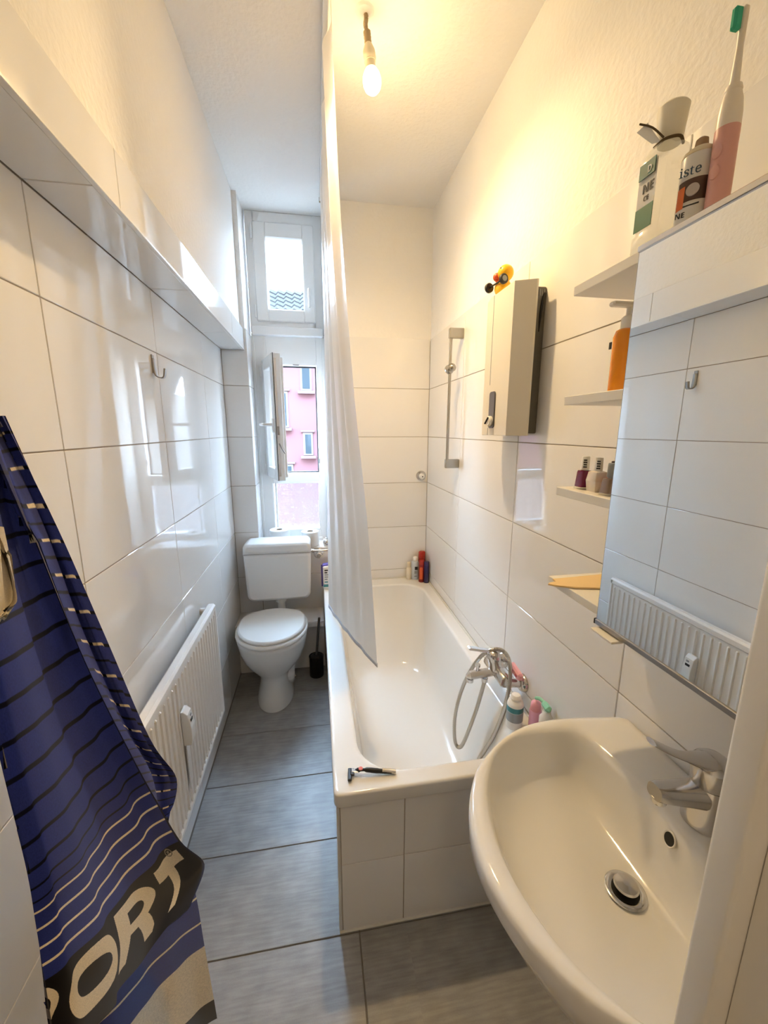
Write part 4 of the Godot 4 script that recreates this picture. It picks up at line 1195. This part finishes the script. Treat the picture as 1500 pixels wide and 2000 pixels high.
func towel_image(kind: String) -> ImageTexture:
	var w := 512 if kind == "front" else 192
	var h := 1024 if kind == "front" else 512
	var blue := Color(0.155, 0.195, 0.45)
	var dark := Color(0.05, 0.06, 0.13)
	var cream := Color(0.86, 0.80, 0.69)
	var black := Color(0.075, 0.065, 0.075)
	var n := FastNoiseLite.new()
	n.seed = 9
	n.frequency = 0.25
	var im := Image.create(w, h, false, Image.FORMAT_RGB8)
	for y in h:
		var v := (y + 0.5) / h
		for x in w:
			var u := (x + 0.5) / w
			var c := blue
			if kind == "front":
				var t := v * 7.0
				for k in 15:
					if absf(t - (0.18 + 0.245 * k)) < 0.017: c = dark
				for q in [3.83, 4.13, 4.43, 4.72]:
					if absf(t - q) < 0.022: c = cream
				if t > 5.0:
					c = black
					for L in [["P", -0.12, 0.075], ["O", 0.13, 0.43], ["R", 0.47, 0.70], ["T", 0.73, 0.92]]:
						if in_letter(L[0], (u - L[1]) / (L[2] - L[1]), (t - 5.16) / 1.35): c = cream
					var rr := Vector2((u - 0.90) * 1.1, (t - 5.13) * 0.16).length()
					if absf(rr - 0.016) < 0.003 or (absf(u - 0.897) < 0.003 and absf(t - 5.13) < 0.05) or (absf(u - 0.904) < 0.003 and absf(t - 5.11) < 0.03): c = cream.lerp(black, 0.4)
				if u > 0.985: c = dark.lerp(blue, 0.25)
			elif kind == "back":
				for k in 16:
					if absf(v - (0.04 + 0.062 * k)) < 0.0030: c = cream if (u > 0.36 and u < 0.62) or (u > 0.67 and u < 0.86) else dark
				for k in 16:
					if absf(v - (0.071 + 0.062 * k)) < 0.0024: c = dark
			elif kind == "low":
				for q in [0.2, 0.36]:
					if absf(v - q) < 0.006: c = cream
				if v > 0.5: c = cream
				if v > 0.80: c = black
			elif kind == "flap":
				c = cream
			var f := 1.0 + 0.10 * n.get_noise_2d(x, y) + rng.randf_range(-0.05, 0.05)
			im.set_pixel(x, y, Color(c.r * f, c.g * f, c.b * f))
	return ImageTexture.create_from_image(im)

func build_towel() -> void:
	var t := thing("bath_towel", "large blue striped terry towel with cream PORT lettering hanging on the tiled wall", "towel", Vector3(0.2, 0.2, 2.05))
	var parts := [["front", "front_fold", FRONT_NET, 0.006], ["back", "rear_fold", BACK_NET, 0.006], ["low", "lower_fold", LOW_NET, 0.004], ["flap", "turned_edge", FLAP_NET, 0.003]]
	for p in parts:
		var m := mat("towel_" + p[0], Color.WHITE, 1.0, 0.0, 0.1)
		m.albedo_texture = towel_image(p[0])
		m.rim_enabled = true
		m.rim = 0.35
		part(t, p[1], cloth(p[2], 7, 0.007, p[3]), m)
	var k := thing("robe_hook", "steel wall hook carrying the blue towel", "hook", Vector3(0.0, 1.62, 1.99))
	part(k, "plate", bbox(0.004, 0.05, 0.016, 0.001), M.steel, at(0.002, 1.66, 2.0))
	part(k, "prong", tube(smooth_path([Vector3(0.004, 1.645, 2.0), Vector3(0.03, 1.63, 2.0), Vector3(0.058, 1.635, 2.0), Vector3(0.068, 1.655, 2.0)], 5), 0.004, 10), M.steel)

# ---- small things
func bottle(called: String, label: String, cat: String, at_: Vector3, bodies: Array, group := "") -> Node3D:
	# bodies: [part name, profile, material, sx, sz]
	var o := thing(called, label, cat, at_, group)
	for b in bodies:
		part(o, b[0], lathe(b[1], 28, b[3] if b.size() > 3 else 1.0, b[4] if b.size() > 4 else 1.0), b[2], at(at_.x, at_.y, at_.z))
	return o

func build_small_things() -> void:
	# coat hook on the left wall
	var k := thing("wall_hook", "small steel double-bent hook on the tiles above the radiator", "hook", Vector3(0.0, 1.74, 1.09))
	part(k, "plate", bbox(0.004, 0.06, 0.018, 0.001), M.steel, at(0.002, 1.782, 1.085))
	part(k, "prong", loft(strip_rings([Vector3(0.004, 1.80, 1.085), Vector3(0.006, 1.755, 1.085), Vector3(0.012, 1.742, 1.085), Vector3(0.026, 1.738, 1.085), Vector3(0.034, 1.744, 1.085), Vector3(0.038, 1.768, 1.085)], 0.009, 0.0015), true, [true, true], 80.0), M.steel)
	part(k, "screw", lathe([[0.004, 0.0], [0.004, 0.0015]], 12), M.dark_grey, turned(Vector3.BACK, -90.0, Vector3(0.004, 1.797, 1.085)))
	# bottles in the far corner of the tub
	var RY := 0.55
	bottle("lotion_bottle", "small cream plastic bottle at the back of the tub, beside the pale grey bottle", "bottle", Vector3(1.142, RY, 0.030), [["body", [[0.018, 0.0], [0.0195, 0.003], [0.0195, 0.075], [0.016, 0.084]], mat("cream_plastic", Color(0.93, 0.88, 0.78), 0.35)], ["cap", [[0.013, 0.084], [0.0135, 0.086], [0.013, 0.118], [0.011, 0.12]], M.cream_plastic]])
	var g := bottle("shampoo_bottle", "pale grey shampoo bottle with dark print in the tub corner", "bottle", Vector3(1.184, RY, 0.035), [["body", [[0.024, 0.0], [0.026, 0.004], [0.026, 0.118], [0.022, 0.13], [0.014, 0.134]], mat("pale_grey", Color(0.80, 0.83, 0.86), 0.35)], ["cap", [[0.0155, 0.134], [0.0155, 0.155], [0.013, 0.158]], M.plastic_white]])
	bx(g, "print", Vector3(1.176, RY + 0.072, 0.0602), Vector3(1.196, RY + 0.095, 0.0613), M.ink, 0.0)
	bx(g, "print", Vector3(1.174, RY + 0.045, 0.0602), Vector3(1.196, RY + 0.066, 0.0613), M.label_grey, 0.0)
	bx(g, "print", Vector3(1.174, RY + 0.025, 0.0602), Vector3(1.192, RY + 0.028, 0.0613), M.ink, 0.0)
	var red := mat("red_bottle", Color(0.56, 0.10, 0.08), 0.25)
	var orange := mat("orange_print", Color(0.86, 0.36, 0.16), 0.3)
	bottle("shower_gel", "tall dark red shower gel bottle leaning into the tile corner", "bottle", Vector3(1.232, RY, 0.032), [["body", [[0.022, 0.0], [0.025, 0.004], [0.026, 0.07], [0.024, 0.14], [0.022, 0.145]], red, 1.0, 0.75], ["cap", [[0.023, 0.145], [0.024, 0.15], [0.023, 0.19], [0.019, 0.195]], mat("red_cap", Color(0.66, 0.16, 0.10), 0.25), 1.0, 0.75]])
	var og := bottle("shower_gel", "red shower gel bottle with orange front standing before the tall red one", "bottle", Vector3(1.214, RY, 0.098), [["body", [[0.017, 0.0], [0.0195, 0.004], [0.0195, 0.1], [0.018, 0.125]], red], ["cap", [[0.0178, 0.125], [0.018, 0.128], [0.017, 0.15], [0.012, 0.156]], M.red_cap]])
	part(og, "front_print", prism(rpoly(0.02, 0.085, 0.004), 0.002, 0.0005), orange, turned(Vector3.UP, -25.0, Vector3(1.207, RY + 0.065, 0.1155)))
	bottle("shower_foam", "slim dark purple shower foam can next to the red bottles", "can", Vector3(1.243, RY, 0.118), [["body", [[0.0165, 0.0], [0.018, 0.003], [0.018, 0.118], [0.017, 0.122]], mat("purple_can", Color(0.17, 0.13, 0.28), 0.3)], ["cap", [[0.0175, 0.122], [0.0175, 0.146], [0.015, 0.149], [0.012, 0.147]], mat("purple_cap", Color(0.22, 0.18, 0.34), 0.3)]])
	# bottles on the rim behind the basin
	var wb := bottle("intimate_wash", "white bottle with teal band and wide neck on the tub rim", "bottle", Vector3(1.186, RY, 1.475), [["body", [[0.026, 0.0], [0.028, 0.004], [0.028, 0.088], [0.024, 0.1], [0.017, 0.105]], M.plastic_white], ["neck", [[0.0165, 0.105], [0.0185, 0.107], [0.0185, 0.113], [0.0165, 0.115], [0.0155, 0.122], [0.0135, 0.124], [0.0125, 0.123]], M.plastic_white], ["band", [[0.0282, 0.066], [0.0284, 0.067], [0.0284, 0.084], [0.0282, 0.085]], M.teal], ["lower_label", [[0.0282, 0.03], [0.0284, 0.031], [0.0284, 0.064], [0.0282, 0.065]], M.label_grey]])
	wb.set_meta("label", "white bottle with teal band and open wide neck on the tub rim")
	bottle("deodorant", "pink roll-on deodorant on the tub rim by the wall", "deodorant", Vector3(1.235, RY, 1.52), [["body", [[0.018, 0.0], [0.0195, 0.004], [0.0195, 0.09], [0.018, 0.093]], mat("pink_plastic", Color(0.90, 0.67, 0.78), 0.3)], ["cap", [[0.0172, 0.093], [0.0172, 0.107], [0.015, 0.12], [0.008, 0.126], [0.001, 0.127]], mat("pink_cap", Color(0.93, 0.65, 0.70), 0.3)]])
	var pb := bottle("pump_bottle", "white pump bottle with mint green pump head against the tiled wall", "bottle", Vector3(1.243, RY, 1.570), [["body", [[0.02, 0.0], [0.0215, 0.004], [0.0215, 0.10], [0.015, 0.11], [0.012, 0.125]], M.plastic_white]])
	var mint := mat("mint", Color(0.58, 0.84, 0.72), 0.35)
	part(pb, "pump_head", bbox(0.022, 0.022, 0.04, 0.008), mint, turned(Vector3.RIGHT, 8.0, Vector3(1.243, RY + 0.138, 1.567)))
	part(pb, "nozzle", tube(smooth_path([Vector3(1.243, RY + 0.142, 1.552), Vector3(1.238, RY + 0.144, 1.535), Vector3(1.232, RY + 0.138, 1.522)], 5), 0.006, 10), mint)
	# wipes pack at the far end of the rim
	var wp := thing("wipes_pack", "white plastic pack with teal stripe and violet lid on the tub rim end", "packet", Vector3(0.585, RY, 0.12))
	part(wp, "pack", prism(rpoly(0.075, 0.155, 0.012), 0.05, 0.008, true), M.plastic_white, at(0.587, RY + 0.078, 0.085))
	bx(wp, "stripe", Vector3(0.552, RY + 0.018, 0.1345), Vector3(0.622, RY + 0.036, 0.1357), M.teal, 0.0)
	bx(wp, "print", Vector3(0.560, RY + 0.048, 0.1345), Vector3(0.58, RY + 0.056, 0.1357), M.teal, 0.0)
	for i in 5:
		bx(wp, "print", Vector3(0.560, RY + 0.066 + i * 0.015, 0.1345), Vector3(0.578 + 0.004 * (i % 3), RY + 0.075 + i * 0.015, 0.1357), M.ink if i > 2 else M.label_grey, 0.0)
	part(wp, "lid", bbox(0.085, 0.012, 0.045, 0.004), M.violet, turned(Vector3.BACK, 10.0, Vector3(0.59, RY + 0.163, 0.10)))
	part(wp, "back_sheet", bbox(0.088, 0.15, 0.004, 0.001), M.violet, at(0.583, RY + 0.078, 0.082))
	# razor
	var rz := thing("razor", "black and silver safety razor lying on the front rim of the tub", "razor", Vector3(0.66, RY, 1.6))
	part(rz, "handle", tube(smooth_path([Vector3(0.618, RY + 0.013, 1.585), Vector3(0.645, RY + 0.016, 1.590), Vector3(0.69, RY + 0.011, 1.597), Vector3(0.735, RY + 0.006, 1.603)], 6), 0.006, 14, 0.0, [0.004, 0.0065, 0.0045, 0.0068, 0.0072, 0.0065, 0.006, 0.0058]), M.black)
	part(rz, "silver_end", tube(smooth_path([Vector3(0.698, RY + 0.0115, 1.5975), Vector3(0.72, RY + 0.009, 1.6), Vector3(0.738, RY + 0.0065, 1.603)], 5), 0.0067, 14), M.chrome)
	part(rz, "neck", bbox(0.022, 0.006, 0.014, 0.002), M.chrome_dull, turned(Vector3.UP, -8.0, Vector3(0.617, RY + 0.013, 1.586)))
	part(rz, "grip_dot", lathe([[0.0065, 0.0], [0.0065, 0.0015], [0.004, 0.0025]], 18), mat("coral", Color(0.86, 0.42, 0.36), 0.4), at(0.634, RY + 0.0205, 1.589))
	part(rz, "blade_head", bbox(0.012, 0.009, 0.043, 0.002), M.black, turned(Vector3.UP, -6.0, Vector3(0.601, RY + 0.0075, 1.592)))
	part(rz, "head_mount", bbox(0.012, 0.008, 0.024, 0.002), M.dark_grey, turned(Vector3.UP, -6.0, Vector3(0.609, RY + 0.011, 1.588)))
	# on top of the mirror cabinet
	var TY := 1.858
	var clear := mat("clear_plastic", Color(0.78, 0.80, 0.74, 0.22), 0.05)
	clear.transparency = BaseMaterial3D.TRANSPARENCY_ALPHA
	var liquid := mat("mouthwash", Color(0.90, 0.93, 0.86, 0.25), 0.05)
	liquid.refraction_enabled = true
	liquid.refraction_scale = 0.033
	var green := mat("label_green", Color(0.27, 0.47, 0.36), 0.5)
	var mw := thing("mouthwash_bottle", "clear ribbed mouthwash bottle with green label tied with string on the cabinet", "bottle", Vector3(1.108, TY, 1.945))
	var px := 1.108
	var pz := 1.945
	var rr := []
	for q in [[0.031, 0.024, 0.0], [0.034, 0.026, 0.004], [0.034, 0.026, 0.026], [0.031, 0.023, 0.03], [0.031, 0.023, 0.10], [0.033, 0.025, 0.108], [0.033, 0.025, 0.135], [0.026, 0.02, 0.152], [0.016, 0.016, 0.158]]:
		rr.append(rrect(px, pz, q[0], q[1], 0.012, TY + q[2], 4))
	part(mw, "bottle_body", loft(rr, true, [true, true], 50.0), clear)
	part(mw, "cap", lathe([[0.0165, 0.158], [0.018, 0.16], [0.021, 0.195], [0.0225, 0.207], [0.02, 0.21]], 28), mat("frosted_cap", Color(0.90, 0.88, 0.82), 0.4), at(px, TY, pz))
	part(mw, "string", tube(smooth_path([Vector3(px - 0.018, TY + 0.158, pz - 0.01), Vector3(px - 0.019, TY + 0.157, pz + 0.012), Vector3(px, TY + 0.159, pz + 0.0195), Vector3(px + 0.018, TY + 0.158, pz + 0.008)], 5), 0.0022, 8), mat("string_brown", Color(0.36, 0.30, 0.22), 0.9))
	part(mw, "gift_tag", cloth([[Vector3(px - 0.020, TY + 0.158, pz + 0.004), Vector3(px - 0.026, TY + 0.160, pz - 0.006)], [Vector3(px - 0.030, TY + 0.172, pz + 0.0), Vector3(px - 0.036, TY + 0.170, pz - 0.012)], [Vector3(px - 0.038, TY + 0.188, pz - 0.006), Vector3(px - 0.045, TY + 0.182, pz - 0.02)]], 4, 0.001), M.paper)
	part(mw, "string", tube(smooth_path([Vector3(px - 0.02, TY + 0.16, pz + 0.01), Vector3(px - 0.034, TY + 0.178, pz), Vector3(px - 0.046, TY + 0.19, pz - 0.014)], 5), 0.0014, 6), M.string_brown)
	bx(mw, "label_panel", Vector3(px - 0.0318, TY + 0.034, pz - 0.018), Vector3(px - 0.0312, TY + 0.130, pz + 0.018), M.paper, 0.0)
	bx(mw, "label_green", Vector3(px - 0.0326, TY + 0.034, pz - 0.018), Vector3(px - 0.0319, TY + 0.068, pz + 0.018), green, 0.0)
	bx(mw, "label_green", Vector3(px - 0.0346, TY + 0.110, pz - 0.016), Vector3(px - 0.0331, TY + 0.132, pz + 0.016), mat("label_teal", Color(0.19, 0.40, 0.36), 0.5), 0.0)
	var facing := Basis(Vector3.BACK, Vector3.UP, Vector3.LEFT)
	letters(mw, "D", 0.014, M.paper, Transform3D(facing, Vector3(px - 0.035, TY + 0.119, pz + 0.006)))
	letters(mw, "NE", 0.018, M.ink, Transform3D(facing, Vector3(px - 0.0325, TY + 0.094, pz + 0.004)))
	letters(mw, "CE", 0.010, M.ink, Transform3D(facing, Vector3(px - 0.0325, TY + 0.079, pz + 0.002)), "Droid Sans", false)
	var cn := thing("hair_spray", "white dry shampoo can with brown label and blue script on the cabinet", "can", Vector3(1.118, TY, 1.99))
	var sx := 1.12
	var sz := 1.995
	part(cn, "can", lathe([[0.0215, 0.0], [0.023, 0.003], [0.023, 0.110], [0.0225, 0.112]], 32), mat("can_white", Color(0.86, 0.86, 0.86), 0.3), at(sx, TY, sz))
	part(cn, "base_band", lathe([[0.0232, 0.0035], [0.0232, 0.012]], 32), mat("can_orange", Color(0.80, 0.50, 0.30), 0.4), at(sx, TY, sz))
	part(cn, "shoulder", lathe([[0.0225, 0.112], [0.0232, 0.113], [0.0215, 0.118], [0.013, 0.124], [0.010, 0.125]], 32), mat("can_shoulder", Color(0.84, 0.80, 0.70), 0.3), at(sx, TY, sz))
	part(cn, "nozzle", lathe([[0.0085, 0.124], [0.009, 0.126], [0.008, 0.136], [0.004, 0.139]], 18), mat("can_nozzle", Color(0.60, 0.50, 0.40), 0.4), at(sx, TY, sz))
	# label wrapped round the camera-facing half
	var wrap := func(a0: float, a1: float, y0: float, y1: float, r: float) -> ArrayMesh:
		var rings := []
		for e in [[r, y0], [r + 0.0003, y0], [r + 0.0003, y1], [r, y1]]:
			var ring := PackedVector3Array()
			for i in 17:
				var a := deg_to_rad(lerpf(a0, a1, i / 16.0))
				ring.append(Vector3(cos(a) * e[0], e[1], sin(a) * e[0]))
			rings.append(ring)
		return loft(rings, false, [false, false])
	part(cn, "brown_label", wrap.call(200.0, 95.0, 0.048, 0.078, 0.0231), mat("can_brown", Color(0.27, 0.16, 0.12), 0.4), at(sx, TY, sz))
	part(cn, "orange_swirl", wrap.call(200.0, 168.0, 0.040, 0.070, 0.0236), mat("can_swirl", Color(0.85, 0.42, 0.18), 0.4), at(sx, TY, sz))
	var face := Basis(Vector3.UP, deg_to_rad(-58.0))
	part(cn, "medallion", lathe([[0.0085, 0.0], [0.0085, 0.001], [0.0075, 0.0016]], 24), mat("medallion", Color(0.72, 0.68, 0.66), 0.4), Transform3D(face * Basis(Vector3.RIGHT, PI / 2), Vector3(sx, TY + 0.062, sz) + face * Vector3(0.002, 0, 0.0230)))
	letters(cn, "iste", 0.017, mat("blue_ink", Color(0.16, 0.29, 0.40), 0.5), Transform3D(face, Vector3(sx, TY + 0.089, sz) + face * Vector3(-0.004, 0, 0.0228)), "Droid Serif", false)
	letters(cn, "NEL", 0.010, M.ink, Transform3D(face, Vector3(sx, TY + 0.031, sz) + face * Vector3(-0.008, 0, 0.0222)))
	bx(cn, "fine_print", Vector3(0, 0, 0), Vector3(0.02, 0.0016, 0.0012), M.ink, 0.0).global_transform = Transform3D(face, Vector3(sx, TY + 0.042, sz) + face * Vector3(0.002, 0, 0.0228))
	# toothbrush
	var tb := thing("electric_toothbrush", "pink electric toothbrush with green bristles standing on the cabinet", "toothbrush", Vector3(1.125, TY, 2.05))
	var bx_ := 1.125
	var bz := 2.030
	part(tb, "handle", lathe([[0.0135, 0.0], [0.0145, 0.004], [0.0150, 0.05], [0.0150, 0.128]], 28), mat("brush_pink", Color(0.84, 0.63, 0.60), 0.35), at(bx_, TY, bz))
	part(tb, "upper_handle", lathe([[0.0150, 0.128], [0.0148, 0.145], [0.0128, 0.162], [0.0100, 0.172]], 28), mat("brush_white", Color(0.90, 0.87, 0.83), 0.35), at(bx_, TY, bz))
	part(tb, "ring", lathe([[0.0102, 0.172], [0.0108, 0.174], [0.0095, 0.179]], 24), M.brush_white, at(bx_, TY, bz))
	part(tb, "shaft", lathe([[0.0062, 0.178], [0.0052, 0.20], [0.0042, 0.225], [0.0045, 0.24], [0.0048, 0.268], [0.001, 0.272]], 18), M.brush_white, at(bx_, TY, bz))
	part(tb, "bristles", bbox(0.013, 0.027, 0.0095, 0.003), mat("bristle_green", Color(0.20, 0.66, 0.54), 0.7), turned(Vector3.BACK, 0.0, Vector3(bx_ - 0.0105, TY + 0.2555, bz - 0.001)))
	for y in [0.072, 0.098]:
		part(tb, "button", lathe([[0.0068, 0.0], [0.0064, 0.0016], [0.003, 0.0022]], 20, 1.0, 1.4), M.brush_pink, Transform3D(Basis(Vector3.UP, deg_to_rad(12.0)) * Basis(Vector3.BACK, deg_to_rad(90.0)) * Basis(Vector3.UP, PI / 2), Vector3(bx_ - 0.0145, TY + y, bz + 0.003)))
	# shelf contents
	var amber := mat("amber_oil", Color(0.96, 0.60, 0.10), 0.15)
	var yb := bottle("oil_bottle", "amber cleansing oil bottle with white pump on the side shelf", "bottle", Vector3(1.13, 1.637, 1.872), [["body", [[0.019, 0.0], [0.0205, 0.003], [0.0205, 0.105], [0.017, 0.117], [0.012, 0.12]], amber, 1.2, 0.9], ["collar", [[0.0118, 0.12], [0.0118, 0.140], [0.009, 0.143]], M.plastic_white], ["stem", [[0.005, 0.142], [0.005, 0.160]], M.plastic_white]])
	part(yb, "pump_head", bbox(0.05, 0.009, 0.016, 0.003), M.plastic_white, at(1.115, 1.637 + 0.163, 1.872))
	bx(yb, "print", Vector3(1.107, 1.722, 1.856), Vector3(1.1085, 1.735, 1.862), M.ink, 0.0)
	var SY := 1.442
	var polish := [["nail_polish", "dark magenta nail polish with printed white cap on the shelf", Vector3(1.100, SY, 1.832), mat("magenta", Color(0.42, 0.03, 0.22), 0.1), 0.0], ["nail_polish", "white faceted nail polish bottle with printed cap between magenta and coral ones", Vector3(1.104, SY, 1.868), mat("milk_white", Color(0.92, 0.89, 0.86), 0.15), 1.0], ["nail_polish", "coral pink nail polish with dark-topped cap beside the mirror", Vector3(1.115, SY, 1.902), mat("coral_polish", Color(0.88, 0.40, 0.36), 0.12), 2.0], ["nail_polish", "clear greyish nail polish bottle half hidden by the mirror edge", Vector3(1.092, SY, 1.922), mat("grey_polish", Color(0.55, 0.48, 0.44), 0.12), 3.0]]
	for q in polish:
		var p: Vector3 = q[2]
		var o := thing(q[0], q[1], "nail polish", p, "nail polish bottles on the side shelf")
		var rg := []
		var kind: float = q[4]
		if kind == 1.0:
			for e in [[0.013, 0.0], [0.0135, 0.002], [0.0155, 0.022], [0.013, 0.04], [0.008, 0.0425]]: rg.append(rrect(p.x, p.z, e[0], e[0], 0.001, p.y + e[1], 1))
			part(o, "bottle", loft(rg, true, [true, true], 15.0), q[3], Transform3D(Basis.IDENTITY, Vector3.ZERO))
		else:
			var hh := 0.04 if kind < 2.0 else 0.033
			for e in [[0.0135, 0.005], [0.0135, 0.008], [0.0118, hh - 0.004], [0.0108, hh], [0.006, hh + 0.001]]: rg.append(rrect(p.x, p.z, e[0], e[0], 0.004, p.y + e[1], 3))
			part(o, "bottle", loft(rg, true, [true, true], 30.0), q[3])
			rg = []
			for e in [[0.0145, 0.0], [0.0148, 0.002], [0.0142, 0.0055]]: rg.append(rrect(p.x, p.z, e[0], e[0], 0.004, p.y + e[1], 3))
			part(o, "glass_base", loft(rg, true, [true, true], 30.0), clear)
		var c0 := 0.042 if kind < 2.0 else 0.035
		part(o, "cap", lathe([[0.0078, c0], [0.0082, c0 + 0.001], [0.0078, c0 + 0.026], [0.0066, c0 + 0.028]], 24), M.plastic_white if kind != 3.0 else M.label_grey, at(p.x, p.y, p.z))
		if kind == 2.0: part(o, "cap_top", lathe([[0.0079, c0 + 0.024], [0.008, c0 + 0.029], [0.006, c0 + 0.030]], 24), mat("plum", Color(0.20, 0.07, 0.10), 0.3), at(p.x, p.y, p.z))
		if kind < 2.0:
			var fb := Basis(Vector3.UP, deg_to_rad(-40.0))
			for i in 4:
				part(o, "cap_print", bbox(0.0072 - 0.001 * (i % 2), 0.0028, 0.001, 0.0), M.ink, Transform3D(fb, Vector3(p.x, p.y + c0 + 0.006 + i * 0.0048, p.z) + fb * Vector3(0, 0, 0.0079)))
	# flat card on the lowest shelf
	var fc := thing("flat_card", "pale yellow flat card with notched end lying on the lowest shelf", "card", Vector3(1.12, 1.2315, 1.86))
	part(fc, "card", prism(PackedVector2Array([Vector2(1.027, 1.848), Vector2(1.033, 1.842), Vector2(1.052, 1.838), Vector2(1.054, 1.822), Vector2(1.2, 1.812), Vector2(1.235, 1.835), Vector2(1.2, 1.885), Vector2(1.13, 1.888), Vector2(1.075, 1.876), Vector2(1.040, 1.860)]), 0.004, 0.0008, true), mat("card_yellow", Color(0.94, 0.82, 0.60), 0.6), Transform3D(Basis(Vector3.RIGHT, Vector3.BACK, Vector3.DOWN), Vector3(0, 1.2358, 0)))

func strip_rings(pts: Array, half_w: float, half_t: float) -> Array:
	var s := smooth_path(pts, 5)
	var o := []
	for i in s.size():
		var tn := (s[mini(i + 1, s.size() - 1)] - s[maxi(i - 1, 0)]).normalized()
		var w := Vector3(0, 0, 1)
		var n := tn.cross(w).normalized()
		var r := PackedVector3Array()
		for q in [[-1, -1], [1, -1], [1, 1], [-1, 1]]: r.append(s[i] + w * (half_w * q[0]) + n * (half_t * q[1]))
		o.append(r)
	return o
